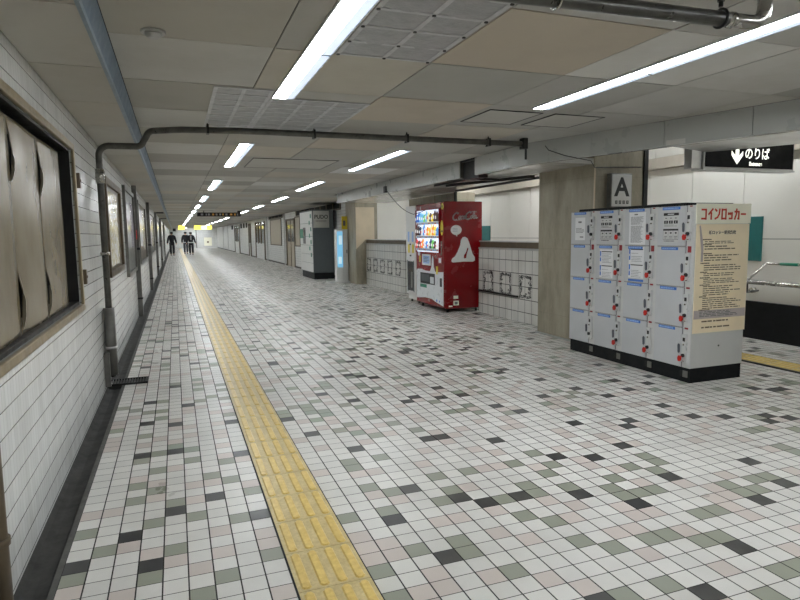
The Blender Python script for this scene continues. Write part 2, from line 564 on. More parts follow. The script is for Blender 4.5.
for k in range(k0, k1):
    y0 = 3.39 + .915 * k
    y1 = min(y0 + .915, YE)
    for c in range(6):
        x0, x1 = XS[c], XS[c + 1]
        if c == 5 and y0 > 4.4: continue
        if c == 4 and y0 > 14.5: x1 = 4.86
        elif c == 4 and y0 > 6.0: x1 = 3.86
        tcol = SPEC.get((c, k)) or rc.choice(TONES)
        if k % 2 and (c, k) not in SPEC: tcol = tuple(v * .88 for v in tcol)
        cm.col = tuple(min(.8, v * 1.02) for v in tcol) + (1,)
        dz = rc.uniform(-.0012, .0012)
        cm.box(x0 + .004, y0 + .0055, CEIL + dz, x1 - .004, y1 - .0055, CEIL + .012, 0)
for k in range(-9, int((YE - 3.6) / .92) + 1):
    y0 = 3.60 + .92 * k
    tcol = rc.choice([(.47, .45, .40), (.50, .485, .44), (.44, .425, .38), (.49, .46, .40)])
    cm.col = tuple(min(.8, v * 1.02) for v in tcol) + (1,)
    cm.box(XW + .006, y0 + .006, SLAB, -.304, min(y0 + .914, YE), SLAB + .012, 0)
cm.box(-.262, YB, CEIL + .008, 3.86, YE, CEIL + .08, 1)
cm.box(3.86, 14.5, CEIL + .008, 4.86, YE, CEIL + .08, 1)
cm.box(3.86, YB, CEIL + .008, 4.25, 6.05, CEIL + .08, 1)
cm.box(4.25, YB, CEIL + .008, 5.17, 4.6, CEIL + .08, 1)
cm.box(XW, YB, SLAB + .008, -.30, YE, SLAB + .12, 1)
cm.build('ceiling', ['ceil', 'ceil_gap'], kind='structure', tint=True)
bs = MB()
bs.prism([(-.304, SLAB), (-.296, SLAB), (-.262, CEIL), (-.29, CEIL + .02)], 'Y', YB, YE, 0)
bs.prism([(-.310, SLAB - .006), (-.293, SLAB - .006), (-.289, SLAB + .012), (-.310, SLAB + .012)], 'Y', YB, YE, 1)
bs.build('trim_ceiling_step', ['blue', 'blue_lip'], kind='structure')

# ---- beam of grey boards over the pillar line
def beam_boards(pts, seams, mb):
    """boards along the polyline of the beam's face, split at the given distances"""
    for (a, b) in zip(seams, seams[1:]):
        (ax, ay), (bx, by) = a, b
        d = Vector((bx - ax, by - ay, 0)).normalized()
        n = Vector((-d.y, d.x, 0))
        if n.x < 0: n = -n
        g_ = .003
        p0, p1 = Vector((ax, ay, 0)) + d * g_, Vector((bx, by, 0)) - d * g_
        q = [p0, p1, p1 + n * .05, p0 + n * .05]
        mb.prism([(v.x, v.y) for v in q], 'Z', 2.15, CEIL - .004, 0)
        q = [p0 - d * g_ + n * .012, p1 + d * g_ + n * .012, p1 + d * g_ + n * .09, p0 - d * g_ + n * .09]
        mb.prism([(v.x, v.y) for v in q], 'Z', 2.152, CEIL + .02, 1)
bm_ = MB()
def on(y):
    if y >= 6.0: return (3.80, y)
    if y >= 3.40: return (3.80 + (6.0 - y) / 2.6 * .79, y)
    return (4.59 + (3.40 - y) / 2.35 * .71, y)
beam_boards(None, [on(y) for y in (-4.0, -2.0, .2, 1.1, 2.05, 2.85, 3.72, 4.45, 5.2, 6.0, 7.30)], bm_)
beam_boards(None, [on(y) for y in (7.75, 8.6, 9.5, 10.4, 11.3, 12.2, 13.1, 14.6)], bm_)
bm_.box(3.86, 7.30, 2.12, 4.0, 7.75, CEIL, 2)
bm_.box(3.81, 7.30, 2.36, 3.86, 7.75, CEIL, 2)
bm_.build('trim_beam', ['beam', 'ceil_gap', 'darkmetal'], kind='structure')

# soffits behind the beam
so = MB()
so.prism([(4.27, 4.42), (5.03, 4.67), (5.42, 3.99), (6.78, 1.60), (6.78, -4.0), (6.56, -4.0), (4.65, 3.38)], 'Z', 2.155, 2.20)
so.build('ceiling_soffit_near', ['soffit'], kind='structure')
so = MB()
so.box(3.90, 5.90, 2.165, 4.63, 7.30, 2.23)
so.box(3.86, 7.80, 2.165, 5.10, 14.6, 2.22)
so.box(4.10, 7.33, 2.17, 4.98, 7.80, 2.21)
so.build('ceiling_soffit_far', ['soffit'], kind='structure')
hc = MB()
hc.box(3.9, YB, 2.95, 7.1, 16.3, 3.0)
hc.box(3.88, YB, CEIL + .03, 3.92, 16.3, 2.95)
hc.build('ceiling_side_hall', ['board'], kind='structure')

# ---- the white boarded wall beyond, black skirting, beige band
wf = MB()
y = 5.759 - .8275 * 12
while y < 16.3:
    for z0, z1 in ((.47, 1.26), (1.26, 2.29)):
        wf.box(XF, y + .005, z0 + .004, XF + .05, min(y + .8275, 16.3) - .005, z1 - .004, 0)
    wf.box(XF + .10, y + .003, 2.45, XF + .15, min(y + .8275, 16.3) - .003, 2.95, 0)
    y += .8275
wf.box(XF + .02, YB, 0, XF + .09, 16.3, 2.3, 1)
wf.box(XF + .12, YB, 2.3, XF + .25, 16.3, 2.95, 1)
wf.build('wall_side_hall', ['board', 'locker_edge'], kind='structure')
wf = MB()
wf.box(XF - .09, YB, 2.29, XF + .14, 16.3, 2.45, 0)
wf.build('trim_cove', ['band'], kind='structure')
wf = MB()
wf.box(XF - .05, YB, 0, XF + .02, 16.3, .475, 0)
wf.build('baseboard_side_hall', ['plinth'], kind='structure', bevel=.004)
wf = MB()
wf.box(XW - .3, YB - .2, -.1, 7.1, YB, 3.0, 0)
wf.build('wall_behind', ['board'], kind='structure')
wf = MB()
wf.box(4.96, 16.3, 0, 7.1, 16.5, 3.0, 0)
wf.build('wall_side_hall_end', ['board'], kind='structure')

# ---- pillars
pl = MB()
pl.prism([(4.63, 5.88), (5.34, 5.88), (5.34, 7.02), (4.63, 7.02)], 'Z', 0, 2.60, 0)
pl.prism([(4.628, 5.872), (4.638, 5.872), (4.638, 5.89), (4.628, 5.89)], 'Z', .02, 2.13, 1)
pl.build('wall_pillar_near', ['stone', 'stone_lt'], kind='structure')
pl = MB()
pl.box(4.60, 5.85, 0, 4.66, 7.03, .022, 0)
pl.box(5.345, 5.86, 0, 5.40, 5.92, 2.9, 1)
pl.build('trim_pillar_near', ['alu', 'darkmetal'], kind='structure')
pl = MB()
pl.box(5.075, 10.55, 0, 5.5, 12.98, 2.16, 0)
pl.box(5.03, 10.45, 1.3, 5.07, 10.51, 2.16, 1)
pl.box(5.068, 11.5, 0, 5.076, 11.51, 2.16, 2)
pl.build('wall_pillar_middle', ['stone', 'darkmetal', 'brown'], kind='structure')
pl = MB()
pl.box(4.67, 16.0, 0, 5.3, 17.0, CEIL, 0)
pl.prism([(4.672, .98), (4.93, 1.22), (5.2, 1.22), (5.2, 2.12), (4.672, 2.12)], 'Y', 15.965, 16.0, 1)  # lit area above a slanted shade edge, put in as paler beige
pl.build('wall_pillar_far', ['stone', 'stone_lt'], kind='structure')

# ---- the low tiled wall between the pillars, with its ledge and flower pattern tiles
DX = 4.96
dd = MB()
for a, b in ((7.0, 9.36), (12.98, 16.0)):
    dd.box(DX, a, 0, DX + .18, b, 1.105, 0)
dd.build('wall_low_tiled', ['dado'], kind='structure')
dd = MB()
for a, b in ((7.0, 9.36), (12.98, 16.0)):
    dd.box(DX - .012, a, 1.105, DX + .21, b, 1.135, 0)
    dd.box(DX + .02, a, 1.135, DX + .19, b, 1.235, 1)
    dd.box(DX + .0, a, 1.225, DX + .20, b, 1.245, 0)
dd.build('trim_ledge', ['alu', 'brown'], kind='structure', bevel=.003)
# flower tiles: a wreath of leaves and curls printed round each 2 x 2 block
orn = MB()
ro = random.Random(3)
def curl(cy, cz, r, a0, turns=1.1, w=.0095):
    pts = []
    for i in range(9):
        t = a0 + turns * 2 * math.pi * i / 8
        rr = r * (1 - .75 * i / 8)
        pts.append((cy + math.cos(t) * rr, cz + math.sin(t) * rr))
    for p, q in zip(pts, pts[1:]):
        d = Vector((q[0] - p[0], q[1] - p[1], 0))
        if d.length < 1e-5: continue
        n = Vector((-d.y, d.x, 0)).normalized() * w / 2
        orn.prism([(p[0] + n.x, p[1] + n.y), (p[0] - n.x, p[1] - n.y), (q[0] - n.x, q[1] - n.y), (q[0] + n.x, q[1] + n.y)], 'X', DX - .0015, DX, 0)
blocks = [7.68 - .1925 + .1925 * 3 * i for i in range(5)] + [13.07 + .1925 * 3 * i for i in range(5)]
for by in blocks:
    y0, y1 = by + .1925 + .012, by + .1925 * 3 - .012
    if y1 > 15.99 or 9.3 < y1 < 12.9: continue
    z0, z1 = .366, .742
    n_ = 0
    for t in range(26):
        u = t / 26 * 4
        s_, f_ = int(u), u - int(u)
        if s_ == 0: py, pz = y0 + .03 + (y1 - y0 - .06) * f_, z0 + .035
        elif s_ == 1: py, pz = y1 - .035, z0 + .03 + (z1 - z0 - .06) * f_
        elif s_ == 2: py, pz = y1 - .03 - (y1 - y0 - .06) * f_, z1 - .035
        else: py, pz = y0 + .035, z1 - .03 - (z1 - z0 - .06) * f_
        curl(py, pz, ro.uniform(.018, .032), ro.uniform(0, 6.28), 1.0 if t % 2 else -1.0)
for by in blocks:
    y0, y1 = by + .1925 + .012, by + .1925 * 3 - .012
    if y1 > 15.99 or 9.3 < y1 < 12.9: continue
    for t in range(34):
        side = t % 2
        py = (y0 + ro.uniform(.015, .09)) if side else (y1 - ro.uniform(.015, .09))
        pz = ro.uniform(.38, .73)
        if t % 5 == 0: py, pz = ro.uniform(y0 + .03, y1 - .03), ro.choice((.38 + ro.random() * .06, .67 + ro.random() * .06))
        curl(py, pz, ro.uniform(.014, .026), ro.uniform(0, 6.28), ro.choice((1, -1)), .011)
orn.build('trim_flower_tiles', ['ink_bk'], kind='structure')

# ---- right wall of the far part: tiled, with doors, boarded windows and dark fanlights
wr = MB()
wr.box(XR, 17.0, 0, XR + .3, 25.7, CEIL, 0)
wr.box(XR, 27.75, 0, XR + .3, YE, CEIL, 0)
wr.box(XR, 25.7, 2.12, XR + .3, 27.75, CEIL, 0)
wr.build('wall_right', ['wall_r'], kind='structure')
wr = MB()
wr.box(XW - .3, YE, -.1, 7.1, YE + .2, 2.9, 0)
wr.build('wall_end', ['wall_r'], kind='structure')
def fan(y0, y1, z0, z1, n, name):
    m = MB()
    m.box(XR - .012, y0, z0, XR, y1, z1, 1)
    for i in range(n + 1):
        yy = y0 + (y1 - y0) * i / n
        m.box(XR - .03, yy - .05, z0, XR - .010, yy + .05, z1, 0)
    m.box(XR - .03, y0, z0 - .02, XR - .008, y1, z0 + .03, 0)
    m.build(name, ['brown', 'void'], kind='structure')
fan(18.0, 25.2, 2.16, 2.37, 8, 'window_2')
fan(28.6, 33.0, 2.22, 2.37, 4, 'window_3')
def boarded(y0, y1, z0, z1, name):
    m = MB()
    m.box(XR - .012, y0, z0, XR, y1, z1, 1)
    fr = MB()
    t = .05
    fr.box(XR - .03, y0 - t, z0 - t, XR, y1 + t, z0); fr.box(XR - .03, y0 - t, z1, XR, y1 + t, z1 + t)
    fr.box(XR - .03, y0 - t, z0, XR, y0, z1); fr.box(XR - .03, y1, z0, XR, y1 + t, z1)
    o = m.build(name, ['alu', 'beige_door'], kind='structure')
    fr.build('window_frame', ['brown'], o)
boarded(29.1, 32.5, .93, 2.15, 'window_4')
boarded(24.5, 25.5, .96, 2.1, 'window_5')
def door(name, y0, y1, zt=2.1, glass=True, mats=('beige_door', 'brown', 'glass_dk')):
    m = MB()
    m.box(XR + .02, y0 + .06, 0, XR + .06, y1 - .06, zt - .06, 0)
    o = m.build(name, [mats[0]], kind='structure')
    f = MB()
    f.box(XR - .03, y0, 0, XR + .08, y0 + .08, zt); f.box(XR - .03, y1 - .08, 0, XR + .08, y1, zt); f.box(XR - .03, y0, zt - .08, XR + .08, y1, zt)
    f.box(XR - .0, (y0 + y1) / 2 - .03, 0, XR + .03, (y0 + y1) / 2 + .03, zt - .06)
    f.build('door_frame', [mats[1]], o)
    if glass:
        gm = MB()
        for a, b in ((y0 + .25, (y0 + y1) / 2 - .15), ((y0 + y1) / 2 + .15, y1 - .25)):
            gm.box(XR + .008, a, 1.1, XR + .022, b, zt - .25)
        gm.build('pane', [mats[2]], o)
    h = MB()
    h.cyl((XR - .03, (y0 + y1) / 2 - .12, .95), (XR + .02, (y0 + y1) / 2 - .12, .95), .03)
    h.build('door_handle', ['steel'], o)
door('door_1', 25.7, 27.75)
def post_door(name, y0, y1, zt=2.2):
    m = MB()
    m.box(XR - .010, y0, 0, XR + .0, y1, .95, 1)
    m.box(XR - .012, y0, .95, XR + .0, y1, zt, 2)
    m.box(XR - .014, y0, 2.05, XR + .0, y1, 2.2, 2)
    o = m.build(name, ['alu', 'wall_r', 'glass_dk'], kind='structure')
    f = MB()
    for yy in (y0, y0 + (y1 - y0) * .38, y0 + (y1 - y0) * .68, y1):
        f.box(XR - .05, yy - .1, 0 if yy in (y0, y1) else .9, XR, yy + .1, zt)
    f.box(XR - .05, y0, 1.95, XR, y1, 2.02)
    f.build('door_frame', ['brown'], o)
post_door('door_2', 34.8, 38.8)
post_door('door_3', 41.5, 42.6)
post_door('door_4', 49.0, 53.0)
for n_, (a, b) in enumerate(((43.6, 44.4), (45.2, 46.2), (47.0, 48.2), (54.5, 56.0))):
    m = MB()
    m.box(XR - .012, a, 1.95, XR, b, 2.3, 0)
    m.build('window_%d' % (6 + n_), ['void'], kind='structure')
for yy in (33.8, 28.2, 60.0, 66.0):
    m = MB(); m.box(XR - .04, yy - .06, 0, XR, yy + .06, CEIL - .01)
    m.build('trim_wall_post', ['alu'], kind='structure', bevel=.004)
bbm = MB()
for a, b in ((17.0, 25.68), (27.77, 34.68), (38.92, 41.4), (42.72, 48.88), (53.12, YE)):
    bbm.box(XR - .01, a, 0, XR, b, .07)
bbm.build('baseboard_right', ['curb'], kind='structure')

# ---- the long window in the left wall
wn = MB()
wn.box(XW - .28, WY0, WZ0, XW - .22, WY1, WZ1, 0)
win = wn.build('window_1', ['void'], kind='structure')
fr = MB()
t = .045
fr.box(XW - .012, WY0 - t, WZ0 - t, XW + .018, WY1 + t, WZ0)
fr.box(XW - .012, WY0 - t, WZ1, XW + .018, WY1 + t, WZ1 + t)
fr.box(XW - .012, WY1, WZ0, XW + .018, WY1 + t, WZ1)
fr.box(XW - .012, WY0 - t, WZ0, XW + .018, WY0, WZ1)
fr.build('window_frame', ['brass'], win, bevel=.005)
fr = MB()
fr.box(XW - .22, WY0, WZ0, XW - .012, WY1, WZ0 + .012, 0)
fr.box(XW - .22, WY0, WZ1 - .012, XW - .012, WY1, WZ1, 0)
fr.box(XW - .22, WY1 - .015, WZ0 + .012, XW - .012, WY1, WZ1 - .012, 0)
fr.box(XW - .075, WY0, WZ0 + .012, XW - .012, WY1 - .015, WZ0 + .022, 0)
fr.build('window_sill', ['darkmetal'], win)
seams = [4.60, 3.93, 3.28, 2.62, 1.96, 1.30, .64, -.02, -.68]
for a, b in zip(seams[1:], seams):
    m = MB()
    Z0, Z1 = WZ0 + .024, WZ1 - .055
    us = [0, .012, .03, .06, .12, .25, .4, .55, .7, .82, .92, 1]
    nz_ = 44
    base = len(m.v)
    wob = random.Random(int(a * 100) + 9)
    ph = wob.uniform(0, 6)
    hz0, hz1 = .30 + wob.uniform(-.02, .02), .33 + wob.uniform(-.03, .02)
    for iz in range(nz_ + 1):
        z = Z0 + (Z1 - Z0) * iz / nz_
        def slit(zb, zt_, peak):
            if z <= zb or z >= zt_: return 0
            f_ = (z - zb) / (zt_ - zb)
            return f_ / peak if f_ < peak else (1 - f_) / (1 - peak)
        s1 = max(slit(Z1 - hz1, Z1 - .01, .45), slit(Z0 + .01, Z0 + hz0, .62))
        for u in us:
            y = a + (b - a) * u + s1 * .040 * max(0, 1 - u * 4.0)
            x = XW - .042 + .004 * math.sin(u * math.pi) + .0025 * math.sin(3 * z + 5 * u + ph)
            x += s1 * .012 * math.exp(-u * 28)
            m.v.append((x, y, z))
    nu = len(us)
    for iz in range(nz_):
        for iu in range(nu - 1):
            q = base + iz * nu + iu
            m.face([q, q + 1, q + 1 + nu, q + nu], 0, True)
    o = m.build('covering_sheet', ['vinyl'], win)
    fl_ = MB()
    for (zt_, zb_) in ((Z1 - .16, Z1 - hz1 + .02), (Z0 + .01 + hz0 * .62, Z0 + .03)):
        hgt = zt_ - zb_
        b_ = len(fl_.v)
        ps = []
        for i_ in range(9):
            f_ = i_ / 8
            z = zt_ - hgt * f_
            wd = .004 + .012 * min(1, f_ * 5) * min(1, (1 - f_) * 3)
            yy = a + .040 * (1 - f_ * .8)
            ps.append((yy, wd, z))
        for (yy, wd, z) in ps:
            fl_.v += [(XW - .040, yy + .006, z), (XW - .040 + wd, yy - .004, z), (XW - .040 + wd, yy, z), (XW - .040, yy + .010, z)]
        for i_ in range(8):
            for c_ in range(4):
                c2 = (c_ + 1) % 4
                fl_.face([b_ + i_ * 4 + c_, b_ + i_ * 4 + c2, b_ + i_ * 4 + 4 + c2, b_ + i_ * 4 + 4 + c_], 0)
    fl_.build('peeled_edge', ['flap'], o)
    sol = o.modifiers.new('thickness', 'SOLIDIFY'); sol.thickness = .003

# ================================================================== lamps
def tube_light(first, loc, label, group, length=2.28):
    if first is not None:
        return dup(first, loc, label)
    t = thing('ceiling_light', label, 'light', loc, group)
    x, y, z = loc
    h = MB()
    L = length
    h.box(x - .078, y - L / 2, z - .010, x + .078, y + L / 2, z - .001, 0)
    h.box(x - .082, y - L / 2 - .006, z - .014, x - .074, y + L / 2 + .006, z - .002, 0)
    h.box(x + .074, y - L / 2 - .006, z - .014, x + .082, y + L / 2 + .006, z - .002, 0)
    h.box(x - .082, y - L / 2 - .006, z - .014, x + .082, y - L / 2, z - .002, 0)
    h.box(x - .082, y + L / 2, z - .014, x + .082, y + L / 2 + .006, z - .002, 0)
    h.build('housing', ['reflector'], t)
    h = MB(); h.box(x - .074, y - .006, z - .0155, x + .074, y + .006, z - .009, 0); h.build('divider', ['post'], t)
    for s in (-1, 1):
        d = MB()
        yc = y + s * L / 4
        d.prism([(x - .072, z - .010), (x - .072, z - .0135), (x + .018, z - .0145), (x + .018, z - .010)], 'Y', yc - L / 4 + .009, yc + L / 4 - .009, 0)
        dd_ = d.build('diffuser', ['tube'], t)
        d = MB(); d.prism([(x + .0185, z - .010), (x + .0185, z - .0145), (x + .072, z - .012), (x + .072, z - .010)], 'Y', yc - L / 4 + .009, yc + L / 4 - .009, 0)
        d.build('side_cover', ['side_cover'], t)
    return t
nm = ['first', 'second', 'third', 'fourth', 'fifth', 'sixth', 'seventh', 'eighth', 'ninth', 'tenth', 'eleventh', 'twelfth', 'thirteenth', 'fourteenth', 'fifteenth', 'sixteenth', 'seventeenth']
ends_l = [4.53 + 4.57 * k for k in range(-1, 16)]
ends_r = [4.30, 9.20, 13.60, 18.20] + [22.75 + 4.57 * k for k in range(0, 12)]
L0 = None
for i, e in enumerate(ends_l):
    if i == 0:
        lab = 'white fluorescent ceiling light above the camera end of the row over the yellow strip'
    else:
        lab = 'white fluorescent ceiling light, %s seen down the row over the yellow strip' % nm[i - 1]
    o = tube_light(L0, (.79, e - 1.14, CEIL), lab, 'fluorescent lights in the row over the yellow strip')
    L0 = L0 or o
R0 = None
for i, e in enumerate(ends_r):
    lab = 'white fluorescent ceiling light, %s seen down the row on the pillar side' % nm[i]
    if i == 0: lab = 'long white fluorescent ceiling light ending above the lockers, beyond the steel pipe elbow'
    if R0 is None:
        R0 = tube_light(None, (2.84, e - 1.14, CEIL), lab, 'fluorescent lights in the row on the pillar side')
    else:
        tube_light(R0, (2.66 if i < 3 else 2.80, e - 1.14, CEIL), lab, '')
o = dup(R0, (2.84, 4.30 - 2.30 - 1.14, CEIL), 'white fluorescent ceiling light cut by the upper right edge of the photo')
o = dup(R0, (2.84, -2.5, CEIL), 'white fluorescent ceiling light behind the camera on the pillar side')
for i_, (x_, y_) in enumerate(((1.3, 74.6), (2.3, 74.6), (3.3, 74.6))):  # cross lights added only to brighten the end wall
    o = dup(R0, (x_, y_ - .2, CEIL), 'added ceiling light brightening the end wall, %s from the strip' % nm[i_])
    o['group'] = 'added lights brightening the end wall'
for i__, (y_, lab) in enumerate(((1.6, 'by the arrow sign'), (5.6, 'beside the near pillar'), (9.5, 'behind the red vending machine'), (13.8, 'behind the far low tiled wall'))):
    o = dup(R0, (6.25, y_, 2.95), 'white fluorescent ceiling light in the side hall ' + lab)
    o['group'] = 'fluorescent lights in the side hall'
    if i__ == 1: continue
    o = dup(R0, (5.3 if y_ > 4 else 6.4, y_ - .2, 2.95), 'added ceiling light, nearer the pillars, brightening the side hall ' + lab)  # second row, added to lift the brightness of the hall walls
    o['group'] = 'fluorescent lights in the side hall'

# ================================================================== yellow tactile strips
def tactile(name, x0, x1, ya, yb, label, top=.0):
    base, bars = MB(), MB()
    y = ya
    while y < yb - .05:
        ye = y + .3
        base.prism([(x0 + .001, y + .0015), (x1 - .001, y + .0015), (x1 - .001, ye - .0015), (x0 + .001, ye - .0015)], 'Z', -.01, top + .003, 0)
        n = 4
        for i in range(n):
            xc = x0 + (x1 - x0) * (i + .5) / n
            w_, e = .0205, .008
            pts = [(xc - w_, y + .024), (xc - w_ * .5, y + .012), (xc + w_ * .5, y + .012), (xc + w_, y + .024), (xc + w_, ye - .024), (xc + w_ * .5, ye - .012), (xc - w_ * .5, ye - .012), (xc - w_, ye - .024)]
            b = len(bars.v)
            zc = top + .003
            inn = [(xc + (p[0] - xc) * .72, y + .15 + (p[1] - y - .15) * .97) for p in pts]
            bars.v += [(p[0], p[1], zc) for p in pts] + [(p[0], p[1], zc + .005) for p in inn]
            bars.face([b + 8 + k for k in range(8)], 0)
            for k in range(8):
                k2 = (k + 1) % 8
                bars.face([b + k, b + k2, b + 8 + k2, b + 8 + k], 0)
        y = ye
    o = base.build(name, ['yellow'])
    tag(o, label, 'tactile paving')
    bars.build('raised_bars', ['yellow_bar'], o)
    return o
tactile('tactile_paving', .380, .674, -3.4 + .19, YE - 1, 'long yellow tactile paving strip running down the corridor floor')
tactile('tactile_paving', 5.62, 5.92, -3.4, 7.1, 'short yellow tactile paving strip behind the lockers beside the black skirting')
m = MB(); m.box(.372, YB, -.01, .380, YE, .0012); m.box(.674, YB, -.01, .679, YE, .0012); m.build('trim_strip_joint', ['black'], kind='structure')
m = MB(); m.box(5.55, YB, -.01, 5.585, 9.0, .004); m.build('trim_floor_joint', ['black'], kind='structure')

# ================================================================== pipes
mp = MB()
PYm = 5.70
path = [(-.60, 6.05, .10), (-.60, 6.05, 1.9)]
path += arc((-.60, 6.05, 2.195), (0, 0, -1), (1, -.10, 0), .09)
path += arc((-.235, 6.02, 2.195), (-1, .1, 0), (.25, -.35, .9), .05)
path += arc((-.18, 5.94, 2.325), (-.25, .35, -.9), (1, -.2, 0), .05)
path += [(.1, 5.80, 2.325), (.6, 5.72, 2.325), (3.50, 5.72, 2.325), (3.56, 5.72, 2.325)]
t = thing('ceiling_pipe', 'grey pipe crossing under the ceiling and dropping down the tiled left wall', 'pipe', (0, 5.7, 2.3))
mp.tube(path, .0285, 0, 16)
mp.build('pipe_run', ['pipe'], t)
for x_ in (.32, 1.28, 2.22, 3.14):
    m = MB(); m.cyl((x_, 5.72, CEIL), (x_, 5.72, 2.355), .006); m.box(x_ - .012, 5.68, 2.284, x_ + .012, 5.76, 2.291)
    m.box(x_ - .010, 5.683, 2.288, x_ + .010, 5.686, 2.36); m.box(x_ - .010, 5.754, 2.288, x_ + .010, 5.757, 2.36); m.box(x_ - .01, 5.683, 2.358, x_ + .01, 5.757, 2.364)
    m.build('hanger', ['darkmetal'], t)
m = MB(); m.box(3.54, 5.68, 2.27, 3.60, 5.76, CEIL); m.box(3.58, 5.70, 2.16, 3.60, 5.72, 2.28); m.build('junction_box', ['darkmetal'], t, bevel=.004)
m = MB(); m.cyl((-.60, 6.05, 1.86), (-.60, 6.05, 1.99), .040); m.cyl((-.60, 6.05, 1.22), (-.60, 6.05, 1.25), .041); m.build('coupling', ['pipe_steel'], t)
m = MB(); m.cyl((-.60, 6.05, .12), (-.60, 6.05, .74), .047); m.cyl((-.60, 6.05, .36), (-.60, 6.05, .385), .053, 1)
m.box(-.655, 6.15, .22, -.60, 6.22, .72, 0); m.box(-.655, 5.93, .03, -.61, 5.97, .34, 0)
m.build('pipe_guard', ['post', 'alu'], t)
gr = MB()
for i in range(14):
    gr.box(-.655 + i * .0245, 6.085, .004, -.643 + i * .0245, 6.295, .016)
gr.box(-.66, 6.08, .0, -.31, 6.092, .018); gr.box(-.66, 6.288, .0, -.31, 6.30, .018); gr.box(-.322, 6.08, 0, -.31, 6.30, .018)
gr.box(-.66, 6.08, -.05, -.31, 6.30, .002, 1)
tag(gr.build('drain_grate', ['darkmetal', 'gutter']), 'dark metal drain grate on the floor at the foot of the wall pipe', 'grate')

t = thing('ceiling_pipe', 'large grey pipe with steel elbow under the ceiling at the top of the photo', 'pipe', (1.5, 1.95, 2.2))
m = MB()
za = 2.225
m.tube([(-.2, 2.03, za), (.8, 1.98, za), (2.13, 1.911, za)], .0295, 0, 18)
m.build('pipe_run', ['pipe'], t)
m = MB()
pth = [(2.11, 1.912, za), (2.22, 1.907, za)] + arc((2.33, 1.90, za), (-1, .05, 0), (0, 0, 1), .07) + [(2.33, 1.90, CEIL - .002)]
m.tube(pth, .0285, 0, 18); m.cyl((2.15, 1.911, za), (2.165, 1.910, za), .032)
m.build('elbow', ['pipe_steel'], t)
m = MB(); m.cyl((2.33, 1.90, CEIL - .045), (2.33, 1.90, CEIL - .001), .052); m.build('collar', ['darkmetal'], t)
for x_ in (1.35, 2.10):
    m = MB()
    yy = 2.03 - .0545 * (x_ + .2) + .005
    m.cyl((x_, yy, CEIL), (x_, yy, 2.27), .009); m.cyl((x_, yy, 2.29), (x_, yy, 2.34), .014)
    m.tube([(x_, yy + .035 * math.cos(a), za + .035 * math.sin(a)) for a in [i * math.pi / 8 for i in range(17)]], .006, 0, 6)
    m.build('hanger', ['darkmetal' if x_ > 1.5 else 'pipe_steel'], t)

# narrow pipe right at the near end of the left wall
m = MB(); m.cyl((-.605, 2.26, -.03), (-.605, 2.26, .84), .030, 0); m.cyl((-.605, 2.26, .36), (-.605, 2.26, .385), .037, 0)
tag(m.build('wall_pipe', ['brown']), 'brown vertical pipe against the left wall under the boarded window', 'pipe')

# grey conduit posts down the left wall
for i, (yy, wdt) in enumerate(((11.45, .10), (16.9, .10), (23.5, .12), (31.0, .12), (40.0, .12))):
    t = thing('conduit_post', ['grey conduit post between the two nearest display cases and the rest of the left wall', 'grey conduit post beyond the second grey display case on the left wall', 'grey conduit post third along the left wall', 'grey conduit post fourth along the left wall', 'grey conduit post fifth and farthest along the left wall'][i], 'post', (-.6, yy, 0), 'conduit posts on the left wall')
    m = MB(); m.box(XW, yy - wdt / 2, .0, XW + .075, yy + wdt / 2, SLAB - .002); m.build('casing', ['post'], t, bevel=.006)
    m = MB(); m.box(XW, yy - wdt / 2 - .02, 1.16, XW + .085, yy + wdt / 2 + .02, 1.2); m.box(XW, yy - wdt / 2 - .02, .3, XW + .085, yy + wdt / 2 + .02, .33); m.build('clamp', ['darkmetal'], t)
    if i in (2, 3):
        m = MB(); m.box(XW, yy - .04, SLAB - .045, -.34, yy + .04, SLAB - .003); m.build('bracket', ['darkmetal'], t)

# ================================================================== display cases on the left wall
def poster_mat(name, cols, seed):
    k = NT(name)
    mp_ = k.n('ShaderNodeMapping'); mp_.inputs['Location'].default_value = (seed, seed * 2, 0)
    k.l(k.pos(), mp_.inputs[0])
    a = k.noise(13, 5, .8, mp_.outputs[0])
    n = len(cols)
    k.l(k.ramp(a, [(.28 + .44 * i / (n - 1), srgb(*c)) for i, c in enumerate(cols)]), k.b.inputs['Base Color'])
    k.b.inputs['Roughness'].default_value = .15
    return k.m
M['poster_a'] = poster_mat('autumn_poster_print', [(50, 52, 50), (226, 228, 228), (238, 238, 236), (200, 176, 92), (232, 232, 228), (70, 70, 66)], 3)
M['poster_b'] = poster_mat('pale_poster_print', [(60, 66, 80), (214, 216, 224), (232, 232, 238), (170, 150, 160)], 8)
M['poster_c'] = poster_mat('violet_poster_print', [(80, 70, 90), (190, 178, 200), (228, 224, 232), (150, 170, 190)], 13)
def case(y0, y1, z0, z1, label, fm, posters, backm='post', fw=.06):
    t = thing('display_case', label, 'display case', (XW, (y0 + y1) / 2, z0), 'display cases on the left wall')
    m = MB(); m.box(XW, y0, z0, XW + .012, y1, z1); m.build('back_panel', [backm], t)
    m = MB()
    m.box(XW, y0 - fw, z0 - fw, XW + .04, y1 + fw, z0); m.box(XW, y0 - fw, z1, XW + .04, y1 + fw, z1 + fw)
    m.box(XW, y0 - fw, z0, XW + .04, y0, z1); m.box(XW, y1, z0, XW + .04, y1 + fw, z1)
    m.build('frame', [fm], t, bevel=.004)
    for (a, b, c, d, mt) in posters:
        m = MB(); m.box(XW + .012, a, c, XW + .015, b, d); m.build('poster', [mt], t)
    return t
case(6.85, 8.45, 1.04, 1.93, 'brown framed display case with an autumn coloured poster beside the wall pipe', 'brown', [(6.9, 8.15, 1.07, 1.88, 'poster_a')], 'brown', .07)
